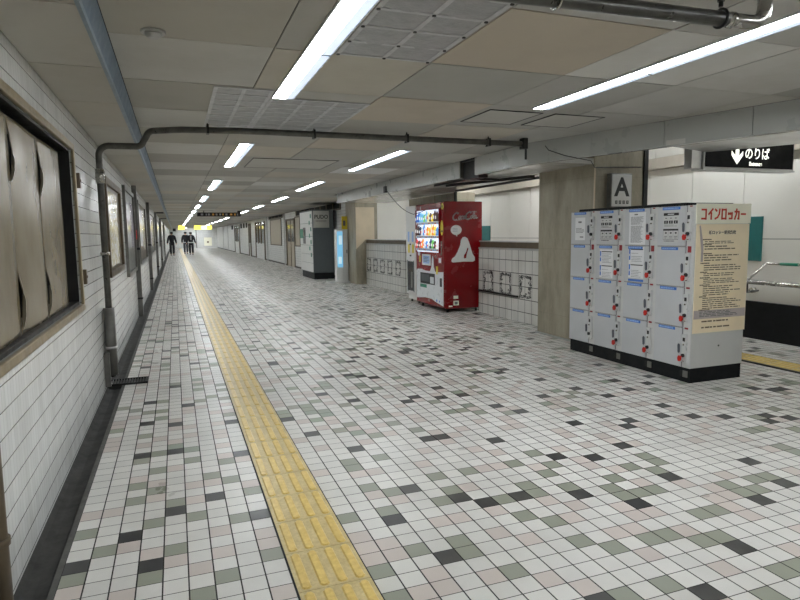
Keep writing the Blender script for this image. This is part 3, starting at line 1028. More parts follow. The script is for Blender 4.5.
case(9.35, 11.2, .88, 2.05, 'grey metal display case with a pale poster above blank ribbed panel', 'post', [(9.5, 10.35, 1.22, 1.9, 'poster_b'), (10.5, 11.15, 1.22, 1.93, 'poster_c')], 'post')
case(12.6, 15.4, .92, 2.03, 'grey display case with a pale poster just beyond the nearest conduit post', 'post', [(12.8, 14.2, 1.2, 1.95, 'poster_b'), (14.4, 15.3, 1.1, 1.95, 'poster_a')], 'brown')
case(17.6, 21.5, .95, 2.03, 'grey display case with cream posters between the second and third conduit posts', 'post', [(17.9, 19.5, 1.1, 1.95, 'poster_c'), (19.8, 21.3, 1.1, 1.95, 'poster_a')], 'post')
case(25.0, 29.0, .95, 2.03, 'farthest grey display case with posters on the left wall', 'post', [(25.4, 28.6, 1.1, 1.95, 'poster_b')], 'post')
m = MB(); m.box(XW, 11.272, 1.34, XW + .05, 11.33, 1.50)
tag(m.build('alarm_button', ['red'], bevel=.006), 'small red alarm button box on the left wall beside a conduit post', 'alarm button')
for z_, lab in ((1.80, 'upper'), (1.09, 'lower')):
    m = MB(); m.box(XW, 5.01, z_ - .055, XW + .028, 5.06, z_ + .055); m.cyl((XW + .028, 5.035, z_), (XW + .034, 5.035, z_), .012, 0)
    tag(m.build('wall_latch', ['brown'], bevel=.004), 'small brown latch box beside the boarded window, %s of the two' % lab, 'latch')

# ================================================================== on the ceiling
t = thing('smoke_detector', 'round white smoke detector on the ceiling beside the blue-grey step', 'smoke detector', (-.05, 3.30, CEIL))
m = MB(); m.tube([(-.05, 3.30, CEIL), (-.05, 3.30, CEIL - .010), (-.05, 3.30, CEIL - .0102)], [.058, .058, .05], 0, 28); m.build('base', ['alu'], t)
m = MB(); m.tube([(-.05, 3.30, CEIL - .010), (-.05, 3.30, CEIL - .022), (-.05, 3.30, CEIL - .034)], [.040, .038, .024], 0, 24); m.build('sensor', ['alu'], t)
def hatch(x0, y0, x1, y1, label, g=None):
    m = MB(); w_ = .012
    m.box(x0, y0, CEIL - .006, x1, y0 + w_, CEIL - .0005); m.box(x0, y1 - w_, CEIL - .006, x1, y1, CEIL - .0005)
    m.box(x0, y0, CEIL - .006, x0 + w_, y1, CEIL - .0005); m.box(x1 - w_, y0, CEIL - .006, x1, y1, CEIL - .0005)
    t = thing('ceiling_hatch', label, 'access hatch', (x0, y0, CEIL), g)
    m.build('frame', ['darkmetal'], t)
    m = MB(); m.box(x0 + w_, y0 + w_, CEIL - .004, x1 - w_, y1 - w_, CEIL - .0008); m.col = (.5, .49, .45, 1); m.c = [m.col] * len(m.f); m.build('lid', ['ceil'], t, tint=True)
G = 'square access hatches in the ceiling'
hatch(2.47, 4.47, 2.98, 5.02, 'dark rimmed square ceiling hatch above the lockers, nearer the yellow strip', G)
hatch(3.10, 4.47, 3.62, 5.02, 'dark rimmed square ceiling hatch above the lockers, nearer the beam', G)
hatch(1.0, 8.1, 2.15, 9.2, 'wide dark rimmed ceiling hatch between the two rows of lights', G)
def film_sheet(x0, y0, x1, y1, nx, ny, label, seed, sag=.012, dots=False):
    t = thing('leak_sheet', label, 'plastic sheet', (x0, y0, CEIL), 'taped leak sheets on the ceiling')
    r_ = random.Random(seed)
    m = MB()
    N, K = 24, 24
    b = 0
    for i in range(N + 1):
        for j in range(K + 1):
            u, v = i / N, j / K
            fu, fv = abs(math.sin(u * nx * math.pi)), abs(math.sin(v * ny * math.pi))
            m.v.append((x0 + (x1 - x0) * u, y0 + (y1 - y0) * v, CEIL - .003 - sag * fu * fv))
    for i in range(N):
        for j in range(K):
            q = i * (K + 1) + j
            m.face([q, q + 1, q + K + 2, q + K + 1], 0, True)
    m.build('film', ['film'], t)
    m = MB()
    w_ = .013
    for i in range(nx + 1):
        xx = x0 + (x1 - x0) * i / nx
        m.box(xx - w_, y0 - .01, CEIL - .0065, xx + w_, y1 + .01, CEIL - .0025)
    for j in range(ny + 1):
        yy = y0 + (y1 - y0) * j / ny
        m.box(x0 - .01, yy - w_, CEIL - .0075, x1 + .01, yy + w_, CEIL - .0025)
    m.build('tape', ['tape'], t)
    m = MB()
    for i in range(nx + 1) if dots else ():
        for j in range(ny + 1):
            xx, yy = x0 + (x1 - x0) * i / nx, y0 + (y1 - y0) * j / ny
            m.cyl((xx, yy, CEIL - .012), (xx, yy, CEIL - .003), .010, 0, 8)
    if dots: m.build('fixings', ['darkmetal'], t)
film_sheet(.90, 1.7, 1.44, 3.36, 2, 7, 'grey plastic sheet taped to the ceiling beside the nearest light', 4, .012, True)
film_sheet(.31, 4.34, .69, 5.92, 2, 8, 'narrow grey plastic sheet taped to the ceiling in front of the crossing pipe', 5, .008)
film_sheet(.72, 4.57, 1.46, 5.92, 3, 8, 'wide grey plastic sheet taped to the ceiling in front of the crossing pipe', 6)

# ================================================================== coin lockers
def dashes(mb, plane, fixed, a0, a1, b0, b1, n, seed, m=1, h=.45, dens=.8, thick=.001, sgn=-1, wobble=.35):
    """rows of tiny printed words on a sheet. plane 'X': a is Y (reading from a1 down to a0), b is Z; plane 'Y': a is X"""
    r_ = random.Random(seed)
    rows = n
    dz = (b1 - b0) / rows
    for i in range(rows):
        zc = b1 - dz * (i + .5)
        if r_.random() > dens: continue
        hh = dz * h / 2
        L = (a1 - a0) * r_.uniform(1 - wobble, 1)
        p = 0
        while p < L - .004:
            wd = min(r_.uniform(.012, .045) * (a1 - a0) / .25, L - p)
            if plane == 'X':
                mb.box(fixed, a1 - p - wd, zc - hh, fixed + sgn * thick, a1 - p, zc + hh, m)
            else:
                mb.box(a0 + p, fixed, zc - hh, a0 + p + wd, fixed + sgn * thick, zc + hh, m)
            p += wd + r_.uniform(.003, .008) * (a1 - a0) / .25
LX, LY0, LY1, LXB = 4.29, 4.07, 5.84, 4.925
LZ0, LZ1 = .135, 1.60
t = thing('coin_locker', 'bank of sixteen grey coin lockers on a black plinth, in front of the stone pillar', 'coin lockers', (LX, LY0, 0))
m = MB(); m.box(LX, LY0, LZ0, LXB, LY1, LZ1, 0); m.build('body', ['locker'], t, bevel=.003)
m = MB(); m.box(LX + .012, LY0 + .006, 0, LXB - .006, LY1 - .006, LZ0, 0); m.build('plinth', ['plinth'], t)
m = MB(); m.box(LX + .03, LY0 + .16, LZ1 + .0, LXB - .01, LY1 - .1, LZ1 + .028, 0); m.build('top_cover', ['plinth'], t, bevel=.003)
CW = (LY1 - LY0) / 4
RH = (LZ1 - LZ0) / 4
doc = {(0, 3): 'note', (1, 3): 'price', (2, 3): 'long', (3, 3): 'price', (1, 2): 'guide', (2, 2): 'guide2'}
tagless = {(0, 3), (0, 0)}
for c in range(4):                      # column 0 is the far one
    ya = LY1 - CW * (c + 1)             # near edge
    yb = LY1 - CW * c                   # far edge
    for r in range(4):
        z0, z1 = LZ0 + RH * r, LZ0 + RH * (r + 1)
        dy0, dy1 = ya + .092, yb - .014
        m = MB()
        m.box(LX - .002, dy0 - .003, z0 + .003, LX + .006, dy1 + .003, z1 - .001, 1)
        m.box(LX - .010, dy0, z0 + .006, LX + .004, dy1, z1 - .004, 0)
        d = m.build('door', ['locker_door', 'locker_edge'], t)
        # blue strip with the hours of use printed on it
        lm = MB(); lw = .20 if r < 3 else .21
        lz = z1 - .020
        lm.box(LX - .0115, dy1 - .055 - lw, lz - .013, LX - .009, dy1 - .055, lz + .013, 0)
        dashes(lm, 'X', LX - .0115, dy1 - .050 - lw + .01, dy1 - .065, lz - .007, lz + .007, 1, c * 9 + r, 1, .9, 1, .0006, -1, .05)
        lm.build('label_strip', ['blue_lab', 'blue_lab_tx'], d)
        kind = doc.get((c, r))
        if kind:
            pm_ = MB()
            fx = LX - .0105
            if kind == 'note':
                pm_.box(LX - .0095, dy1 - .25, z0 + .05, fx, dy1 - .075, z1 - .065, 0)
                dashes(pm_, 'X', fx, dy1 - .19, dy1 - .13, z1 - .125, z1 - .105, 1, 1, 1, .9, 1, .0006)
                dashes(pm_, 'X', fx, dy1 - .235, dy1 - .09, z0 + .13, z1 - .15, 6, 2, 1, .4, .8, .0006)
                dashes(pm_, 'X', fx, dy1 - .235, dy1 - .16, z0 + .07, z0 + .10, 1, 3, 1, .4, 1, .0006)
            elif kind == 'long':
                pm_.box(LX - .0095, dy1 - .285, z0 + .012, fx, dy1 - .06, z1 - .04, 0)
                dashes(pm_, 'X', fx, dy1 - .20, dy1 - .13, z1 - .068, z1 - .052, 1, 4, 1, .8, 1, .0006)
                dashes(pm_, 'X', fx, dy1 - .27, dy1 - .085, z0 + .03, z1 - .08, 26, 5, 1, .45, .93, .0006)
            elif kind == 'price':
                pm_.box(LX - .0095, dy1 - .25, z1 - .19, fx, dy1 - .07, z1 - .055, 3)
                pm_.box(fx, dy1 - .25, z1 - .085, fx - .0006, dy1 - .07, z1 - .060, 2)
                dashes(pm_, 'X', fx - .0006, dy1 - .20, dy1 - .12, z1 - .077, z1 - .067, 1, 6, 0, .8, 1, .0005)
                for i in range(3):
                    yy = dy1 - .078 - i * .058
                    pm_.box(fx, yy - .046, z1 - .158, fx - .0006, yy, z1 - .130, 2)
                    pm_.box(fx - .0006, yy - .026, z1 - .155, fx - .001, yy - .020, z1 - .133, 3)
                    pm_.box(fx, yy - .032, z1 - .112, fx - .0006, yy - .012, z1 - .104, 1)
                dashes(pm_, 'X', fx, dy1 - .24, dy1 - .08, z1 - .185, z1 - .165, 2, 7, 1, .4, 1, .0006)
                pm_.box(LX - .0095, dy1 - .25, z0 + .035, fx, dy1 - .07, z1 - .205, 3)
                pm_.box(fx, dy1 - .25, z1 - .222, fx - .0006, dy1 - .07, z1 - .206, 2)
                for i in range(4):
                    yy = dy1 - .07 - i * .0594
                    pm_.box(fx, yy - .0018, z0 + .065, fx - .0006, yy, z1 - .222, 1)
                for i in range(3):
                    yy = dy1 - .085 - i * .059
                    pm_.box(fx, yy - .028, z1 - .250, fx - .0006, yy - .008, z1 - .236, 2)
                    dashes(pm_, 'X', fx, yy - .040, yy, z0 + .07, z0 + .10, 2, i, 1, .4, 1, .0006)
                pm_.box(fx, dy1 - .25, z0 + .062, fx - .0006, dy1 - .07, z0 + .066, 1)
                dashes(pm_, 'X', fx, dy1 - .24, dy1 - .08, z0 + .038, z0 + .060, 1, 9, 1, .4, 1, .0006)
            else:
                zt_ = z1 - (.045 if kind == 'guide' else .012); zb_ = z0 + (.02 if kind == 'guide' else .045)
                pm_.box(LX - .0095, dy1 - .275, zb_, fx, dy1 - .065, zt_, 0)
                for q in (0, 1):
                    zz = zt_ - .02 - q * (zt_ - zb_) * .5
                    pm_.box(fx, dy1 - .262, zz - .009, fx - .0006, dy1 - .095, zz, 2)
                    dashes(pm_, 'X', fx, dy1 - .255, dy1 - .105, zz - (zt_ - zb_) * .42, zz - .02, 7, 20 + q + c, 4, .35, .9, .0006)
                    pm_.box(fx, dy1 - .088, zz - (zt_ - zb_) * .36, fx - .0006, dy1 - .070, zz - .0, 5)
                    pm_.box(fx - .0006, dy1 - .084, zz - .07, fx - .001, dy1 - .074, zz - .05, 0)
                if kind == 'guide2':
                    pm_.box(LX - .0095, dy1 - .275, z0 + .012, fx, dy1 - .065, z0 + .034, 5)
            pm_.build('notice', ['paper', 'ink', 'ink_bk', 'locker', 'ink_lt', 'blue_lab'], d)
        hm = MB()
        hz = z0 + RH * .47
        hm.prism([(dy0 + .014, hz - .032), (dy0 + .022, hz - .044), (dy0 + .030, hz - .032), (dy0 + .034, hz + .028), (dy0 + .026, hz + .044), (dy0 + .016, hz + .030)], 'X', LX - .026, LX - .010, 0)
        hm.build('handle', ['slate'], d, bevel=.003)
        # lock plate with coin slot, knob and key
        km = MB()
        kz0, kz1 = z0 + .055, z1 - .060
        km.box(LX - .020, dy0 - .058, kz0, LX - .001, dy0 - .012, kz1, 0)
        km.box(LX - .0215, dy0 - .048, kz1 - .062, LX - .0195, dy0 - .022, kz1 - .028, 1)
        km.cyl((LX - .020, dy0 - .034, kz1 - .092), (LX - .027, dy0 - .034, kz1 - .092), .008, 3, 10)
        km.cyl((LX - .020, dy0 - .034, kz0 + .060), (LX - .034, dy0 - .034, kz0 + .060), .017, 1, 12)
        km.box(LX - .0235, dy0 - .046, kz0 + .006, LX - .0195, dy0 - .024, kz0 + .012, 3)
        lp = km.build('lock_plate', ['lock_white', 'ink_bk', 'red', 'steel'], t)
        if (c, r) not in tagless:
            kk = MB()
            kk.prism([(dy0 - .020, kz0 + .050), (dy0 + .002, kz0 + .056), (dy0 + .012, kz0 + .034), (dy0 + .006, kz0 + .008), (dy0 - .012, kz0 + .004), (dy0 - .026, kz0 + .022)], 'X', LX - .044, LX - .030, 0)
            kk.cyl((LX - .034, dy0 - .030, kz0 + .052), (LX - .046, dy0 - .02, kz0 + .040), .006, 0, 8)
            kk.build('key_tag', ['red'], lp)
        rm = MB()
        if r < 3:
            big = r == 2
            rm.box(LX - .004, dy0 - .060, z1 - (.052 if big else .012), LX - .0005, dy0 - .022, z1 + (.004 if big else .004), 0)
        else:
            rm.box(LX - .004, dy0 - .056, z1 - .014, LX - .0005, dy0 - .030, z1 - .004, 0)
        rm.build('number_plate', ['red_dk'], t)
    m = MB(); m.box(LX + .008, ya + .03, .045, LX + .014, ya + .085, .105, 0); m.box(LX + .006, ya + .085, .05, LX + .016, ya + .115, .10, 1)
    m.build('plinth_socket', ['post', 'black'], t)
m = MB(); m.box(LX + .004, LY0 - .0, .0, LX + .006, LY0 + .004, .01)
m = MB(); m.box(LX, LY0 - .012, 1.435, LXB + .012, LY0 - .002, 1.612, 0)
sg = m.build('header_board', ['cream'], t, bevel=.002)
kt = MB()
def seg(x0, z0, x1, z1, w_):
    a_, b_ = Vector((x0, z0, 0)), Vector((x1, z1, 0))
    d = (b_ - a_).normalized(); n = Vector((-d.y, d.x, 0)) * w_ / 2
    kt.prism([((a_ + n).x, (a_ + n).y), ((a_ - n).x, (a_ - n).y), ((b_ - n).x, (b_ - n).y), ((b_ + n).x, (b_ + n).y)], 'Y', LY0 - .0145, LY0 - .012, 0)
KATA = [
    [(0, .9, 1, .9), (.88, .96, .88, 0), (0, .1, 1, .1)],
    [(.95, 1.0, .05, .45), (.6, .66, .6, 0)],
    [(.0, .95, .42, .76), (.95, 1.0, .86, .48), (.88, .54, .52, .18), (.60, .23, .0, .07)],
    [(0, .9, 1, .9), (0, .1, 1, .1), (.12, 1, .12, 0), (.88, 1, .88, 0)],
    [(.1, .66, .1, .42), (.45, .66, .45, .42), (.8, .68, .8, .06), (.2, .1, .86, .1), (.1, .54, .86, .54)],
    [(0, .72, 1, .72), (.88, .8, .88, 0), (.62, .1, .94, .1), (.42, 1.0, .38, .5), (.38, .5, .05, .0)],
    [(0, .5, 1, .5)],
]
x_ = LX + .052
for ki, ch in enumerate(KATA):
    for (a, b, c_, d_) in ch:
        seg(x_ + a * .060, 1.470 + b * .098, x_ + c_ * .060, 1.470 + d_ * .098, .0155)
    x_ += .078
kt.build('lettering', ['sign_red'], t)
m = MB(); m.box(LX + .010, LY0 - .008, .455, LXB + .004, LY0 - .002, 1.432, 0)
fy = LY0 - .008
m.box(LX + .014, fy, .585, LXB, fy - .0005, .662, 2)
dashes(m, 'Y', fy - .0005, LX + .08, LXB - .07, .60, .655, 4, 77, 3, .5, 1, .0006)
for (za_, zb_, n_, s_) in ((1.255, 1.285, 2, 1), (1.20, 1.245, 2, 2), (1.10, 1.165, 3, 3), (1.015, 1.075, 3, 4), (.965, 1.0, 2, 5), (.90, .95, 3, 6), (.79, .885, 5, 7), (.67, .78, 6, 8), (.49, .52, 1, 9), (.545, .575, 1, 10)):
    dashes(m, 'Y', fy, LX + .11, LXB - .05, za_, zb_, n_, s_ + 40, 1, .42, 1, .0006, -1, .45)
for i, z_ in enumerate((1.295, 1.25, 1.17, 1.085, 1.005, .955, .89, .785, .665)):
    dashes(m, 'Y', fy, LX + .07, LX + .20, z_ - .007, z_ + .007, 1, i, 1, .7, 1, .0006, -1, .4)
m.build('notice', ['tan', 'tan_ink', 'lilac', 'ink'], t)
text('新ロッカー使用約款', .036, (LX + .315, fy, 1.355), (1, 0, 0), (0, 0, 1), 'ink_bk', t, depth=.0015, bold=.0008)
m = MB(); m.box(LX + .07, fy - .001, 1.10, LX + .095, fy, 1.25, 0); m.prism([(LX + .04, 1.415), (LX + .052, 1.42), (LX + .085, 1.28), (LX + .095, 1.20), (LX + .07, 1.20)], 'Y', fy - .003, fy, 0)
m.build('tape_scrap', ['lilac'], t)
m = MB(); m.cyl((LX + .335, LY0, .325), (LX + .335, LY0 - .004, .325), .008, 0, 12); m.build('side_screw', ['ink_bk'], t)

# ---- A sign on the pillar
t = thing('platform_sign', 'narrow grey sign with a black letter A on the stone pillar above the lockers', 'sign', (4.96, 5.86, 1.6))
ax0, ax1, az0, az1 = 4.805, 5.12, 1.655, 2.055
m = MB(); m.box(ax0, 5.81, az0, ax1, 5.879, az1, 0); m.build('frame', ['post'], t, bevel=.006)
m = MB(); m.box(ax0 + .015, 5.800, az0 + .015, ax1 - .015, 5.81, az1 - .015, 0); m.build('face', ['alu'], t, bevel=.003)
text('A', .30, ((ax0 + ax1) / 2, 5.800, 1.885), (1, 0, 0), (0, 0, 1), 'ink_bk', t, bold=.008)
m = MB()
for i in range(4):
    xx = ax0 + .062 + i * .054
    m.box(xx, 5.7995, 1.700, xx + .034, 5.798, 1.738, 0); m.box(xx + .006, 5.798, 1.712, xx + .028, 5.7975, 1.716, 1); m.box(xx + .006, 5.798, 1.724, xx + .028, 5.7975, 1.728, 1)
m.build('small_print', ['ink_bk', 'alu'], t)

# ---- black boarding sign with a down arrow
t = thing('boarding_sign', 'black lit sign with white down arrow and のりば hanging in the side hall', 'sign', (5.9, 4.9, 2.1))
sx0, sx1, sz0, sz1 = 5.27, 6.56, 2.045, 2.36
m = MB(); m.box(sx0 - .02, 4.905, sz0 - .02, sx1 + .02, 5.05, sz1 + .02, 0); m.box(5.6, 4.96, sz1, 5.64, 5.0, 2.95); m.box(6.2, 4.96, sz1, 6.24, 5.0, 2.95)
m.box(sx0 - .03, 4.895, sz0 - .032, sx1 + .03, 5.06, sz0 - .012, 0); m.box(sx0 - .16, 4.93, sz0 - .02, sx0 - .02, 5.03, sz1, 0)
m.build('housing', ['alu'], t)
m = MB(); m.box(sx0, 4.898, sz0 + .0, sx1, 4.905, sz1, 0); m.build('face', ['sign_black'], t)
m = MB()
cx, cz = 5.71, 2.165
m.prism([(cx, cz - .085), (cx + .082, cz + .01), (cx + .082, cz + .055), (cx + .024, cz + .0), (cx + .024, cz + .115), (cx - .024, cz + .115), (cx - .024, cz + .0), (cx - .082, cz + .055), (cx - .082, cz + .01)], 'Y', 4.894, 4.898, 0)
m.build('arrow', ['sign_on'], t)
text('のりば', .135, (6.005, 4.898, 2.19), (1, 0, 0), (0, 0, 1), 'sign_on', t, depth=.004, bold=.0015, wscale=.92)
text('Entrance', .056, (5.985, 4.898, 2.088), (1, 0, 0), (0, 0, 1), 'sign_on', t, depth=.004, bold=.002, wscale=.95)

# ---- teal boards, handrail and rails in the side hall
for (a, b, z0, z1, lab) in ((5.46, 6.02, .985, 1.54, 'teal board on the white wall half hidden by the lockers'), (12.38, 12.98, .985, 1.54, 'teal board on the white wall behind the red vending machine')):
    m = MB(); m.box(XF - .022, a, z0, XF, b, z1); tag(m.build('wall_board', ['teal'], bevel=.003), lab, 'board')
t = thing('handrail', 'stainless handrail frame with green tape in the side hall right of the lockers', 'handrail', (6.4, 4.5, 0))
m = MB(); m.tube([(6.22, 5.12, .775), (6.20, 4.3, .775), (6.16, 2.5, .775), (6.16, 1.2, .775)], .026, 0, 12); m.build('near_rail', ['steel'], t)
m = MB(); m.tube([(6.22, 5.12, .79), (6.74, 5.30, .965), (6.75, 5.1, .965), (6.75, 3.2, .965), (6.75, 1.2, .965)], .014, 0, 10); m.build('far_rail', ['steel'], t)
m = MB(); m.tube([(6.75, 5.12, .965), (6.75, 4.90, .965)], .018, 0, 10); m.build('tape_wrap', ['green'], t)
m = MB(); m.cyl((6.30, 2.6, 0), (6.30, 2.6, .775), .02); m.cyl((6.16, 1.3, 0), (6.16, 1.3, .775), .02); m.tube([(6.22, 5.12, .775), (6.35, 5.22, .64), (6.79, 5.43, .62)], .012, 0, 8); m.build('stanchion', ['darkmetal'], t)
m = MB(); m.cyl((6.81, 5.54, .615), (6.86, 5.54, .615), .035); m.cyl((6.78, 5.54, .615), (6.81, 5.54, .615), .018); m.build('wall_flange', ['steel'], t)
m = MB(); m.box(4.62, 7.05, 2.095, 4.67, 9.6, 2.125); m.box(3.95, 7.36, 2.13, 4.0, 9.0, 2.155)
m.prism([(4.05, 8.75), (4.11, 8.70), (4.62, 7.12), (4.56, 7.12)], 'Z', 2.11, 2.15); m.box(3.95, 7.75, 2.13, 4.66, 7.80, 2.158)
tag(m.build('shutter_rail', ['darkmetal']), 'dark metal rails under the soffit between the near pillar and the vending machine', 'rail')
m = MB(); m.box(XF - .0, 0, 0, XF, 0, 0)

# loose black cables under the beam
m = MB(); m.tube([(3.775, 5.62, 2.30), (3.79, 5.58, 2.25), (3.84, 5.35, 2.165), (4.2, 5.40, 2.13), (4.62, 5.87, 2.12), (4.9, 5.87, 2.13), (5.3, 5.87, 2.14)], .005, 0, 6)
tag(m.build('loose_cable', ['ink_bk']), 'thin black cable looping from the beam to the near stone pillar', 'cable')
pts = []
for i in range(17):
    f_ = i / 16
    pts.append((3.78 + .35 * f_ * f_, 10.9 - 1.25 * f_, 2.22 - .52 * math.sin(f_ * 1.75) ** 1.3 + (.10 * max(0, f_ - .75) * 4)))
m = MB(); m.tube(pts, .006, 0, 6); m.box(3.77, 10.86, 2.16, 3.80, 10.98, 2.28)
tag(m.build('loose_cable', ['ink_bk']), 'thin black cable hanging in a curve from the beam left of the vending machine', 'cable')
m = MB(); m.box(3.782, 10.9, 2.2, 3.80, 11.0, 2.3)

# low dark rail in front of the tiled low wall
m = MB(); m.box(DX - .05, 8.02, .375, DX - .025, 9.30, .405); m.box(DX - .03, 8.06, .38, DX, 8.10, .40); m.box(DX - .03, 9.0, .38, DX, 9.04, .40)
tag(m.build('wall_rail', ['darkmetal'], bevel=.003), 'short dark rail on the low tiled wall beside the vending machine', 'rail')

# ================================================================== vending machine
VX, VY0, VY1, VXB, VH = 4.32, 9.43, 10.70, 5.06, 1.925
t = thing('vending_machine', 'red drinks vending machine with white script lettering on its side, before the low tiled wall', 'vending machine', (VX, VY0, 0))
m = MB(); m.box(VX + .03, VY0, .065, VXB, VY1, VH); m.build('cabinet', ['vm_red'], t, bevel=.012)
m = MB()
m.box(VX, VY0 + .004, .085, VX + .04, VY1 - .004, VH - .004)
dm = m.build('door', ['vm_red'], t, bevel=.012)
m = MB()
for yy in (VY0 + .08, VY1 - .08):
    for xx in (VX + .1, VXB - .08):
        m.cyl((xx, yy, 0), (xx, yy, .07), .022)
m.build('foot', ['darkmetal'], t)
# display window with three rows of drinks
wy0, wy1 = VY0 + .155, VY1 - .055
m = MB()
m.box(VX - .002, wy0, 1.045, VX + .002, wy1, 1.80, 0)
m.build('display_back', [em('vending_backlight', (.78, .85, 1.0, 1), .62)], t)
shelf_z = [1.575, 1.33, 1.10]
rv = random.Random(21)
cc = [srgb(60, 110, 190), srgb(120, 190, 225), srgb(240, 240, 240), srgb(250, 215, 60), srgb(70, 50, 46), srgb(205, 80, 76), srgb(110, 190, 90), srgb(235, 150, 60), srgb(90, 150, 215), srgb(40, 60, 90), srgb(245, 235, 170)]
CM = []
for i, c_ in enumerate(cc):
    k = NT('drink_print_%d' % i)
    k.b.inputs['Base Color'].default_value = c_; k.b.inputs['Roughness'].default_value = .3
    k.b.inputs['Emission Color'].default_value = c_; k.b.inputs['Emission Strength'].default_value = .38  # drinks glow by themselves, standing in for light inside the display
    CM.append(k.m)
rows = [(1.590, .19, [0, 0, 1, 1, 6, 1, 10, 4, 3, 4, 4]), (1.345, .20, [4, 4, 9, 2, 8, 2, 7, 3, 10, 7, 3, 8]), (1.115, .17, [5, 4, 5, 7, 2, 8, 2, 9, 6, 4, 2])]
for ri, (zb, hh, seq) in enumerate(rows):
    n = len(seq)
    bw = (wy1 - wy0 - .05) / n
    for i, ci in enumerate(seq):
        yc = wy1 - .03 - bw * (i + .5)
        r_ = bw * .36
        hb = hh * (.72 + .28 * ((i * 7 + ri * 3) % 4) / 3)
        m = MB()
        xb = VX - .012 - r_ * .4
        m.tube([(xb, yc, zb), (xb, yc, zb + hb * .12), (xb, yc, zb + hb * .66), (xb, yc, zb + hb * .82), (xb, yc, zb + hb * .90), (xb, yc, zb + hb)], [r_ * .9, r_, r_, r_ * .55, r_ * .4, r_ * .4], 0, 10)
        m.box(xb - r_ * 1.02, yc - r_ * .5, zb + hb * .25, xb - r_ * .8, yc + r_ * .5, zb + hb * .55, 1)
        bo = m.build('sample_bottle', [CM[ci], CM[2 if ci not in (2, 10) else 5]], t)
    m = MB()
    m.box(VX - .022, wy0, zb - .050, VX + .0, wy1, zb - .004, 0)
    for i in range(n):
        yc = wy1 - .03 - bw * (i + .5)
        m.box(VX - .0235, yc - bw * .36, zb - .042, VX - .022, yc + bw * .36, zb - .027, 1 if (i + ri) % 3 else 2)
        m.cyl((VX - .022, yc, zb - .016), (VX - .026, yc, zb - .016), .006, 3, 8)
    m.build('button_shelf', ['vm_white', 'blue_lab_tx', 'red', 'blue_lab'], t)
m = MB(); m.box(VX - .030, wy0 - .012, 1.035, VX + .0, wy0, 1.805); m.box(VX - .030, wy1, 1.035, VX, wy1 + .012, 1.805); m.box(VX - .030, wy0, 1.80, VX, wy1, 1.812)
m.build('window_frame', ['vm_red'], t)
m = MB()
for (yc, zc, a, b) in ((VY0 + .055, 1.84, .05, .055), (VY0 + .075, 1.475, .055, .13)):
    pts = [(yc + a * math.cos(i * math.pi / 8), zc + b * math.sin(i * math.pi / 8)) for i in range(16)]
    m.prism(pts, 'X', VX - .004, VX + .0, 0)
m.box(VX - .005, VY0 + .03, 1.40, VX - .004, VY0 + .10, 1.43, 1)
m.prism([(VY0 + .055 + .02 * math.cos(i * math.pi / 4), 1.84 + .025 * math.sin(i * math.pi / 4)) for i in range(8)], 'X', VX - .005, VX - .004, 1)
m.build('yellow_sticker', ['sheet_yel', 'brown'], t)
m = MB(); m.box(VX - .004, 10.0, .80, VX, 10.40, 1.0, 0); m.box(VX - .006, 10.06, .83, VX - .004, 10.34, .97, 1); dashes(m, 'X', VX - .006, 10.08, 10.32, .85, .96, 4, 5, 2)
m.build('poster', ['vm_white', 'blue_lab_tx', 'ink'], t)
m = MB(); m.box(VX - .010, 9.49, .85, VX, 9.66, .97, 1); m.box(VX - .014, 9.52, .87, VX - .01, 9.62, .95, 0); m.box(VX - .012, 9.50, 1.0, VX, 9.53, 1.24, 2); m.cyl((VX, 9.75, .98), (VX - .02, 9.75, .98), .022, 2); m.box(VX - .012, 9.68, .66, VX, 9.74, .80, 3)
m.box(VX - .006, 10.50, .97, VX, 10.60, 1.04, 0); m.box(VX - .006, 10.48, .85, VX, 10.53, .97, 3)
m.build('coin_panel', ['vm_white', 'red_dk', 'steel', 'sheet_yel'], t)
m = MB()
pts = [(VY0 + .02, .115), (VY0 + .35, .165), (VY0 + .52, .20), (VY0 + .80, .205), (VY0 + 1.0, .185), (VY1 - .03, .165), (VY1 - .03, .69), (VY1 - .08, .715), (VY1 - .28, .725), (VY1 - .45, .70), (VY0 + .3, .70), (VY0 + .02, .71)]
m.prism(pts, 'X', VX - .008, VX, 0)
m.prism([(9.80, .70), (10.02, .70), (9.95, .78), (9.93, .92), (9.90, .98), (9.87, .92), (9.86, .78)], 'X', VX - .010, VX, 0)
m.build('lower_panel', ['vm_white'], t)
m = MB(); m.box(VX - .012, 9.80, .46, VX - .004, 10.47, .66, 0); m.box(VX - .016, 9.84, .48, VX - .012, 10.0, .60, 1); m.box(VX - .014, 10.05, .50, VX - .012, 10.42, .63, 2); m.box(VX - .012, 9.50, .45, VX - .006, 9.58, .60, 0); m.box(VX - .013, 10.18, .385, VX - .008, 10.48, .445, 3)
m.cyl((VX - .008, 9.72, .19), (VX - .011, 9.72, .19), .025, 4, 12); m.cyl((VX - .008, 9.60, .185), (VX - .011, 9.60, .185), .018, 4, 12)
m.build('delivery_slot', ['ink_bk', 'vm_white', 'graphite', 'green', 'blue_lab'], t)
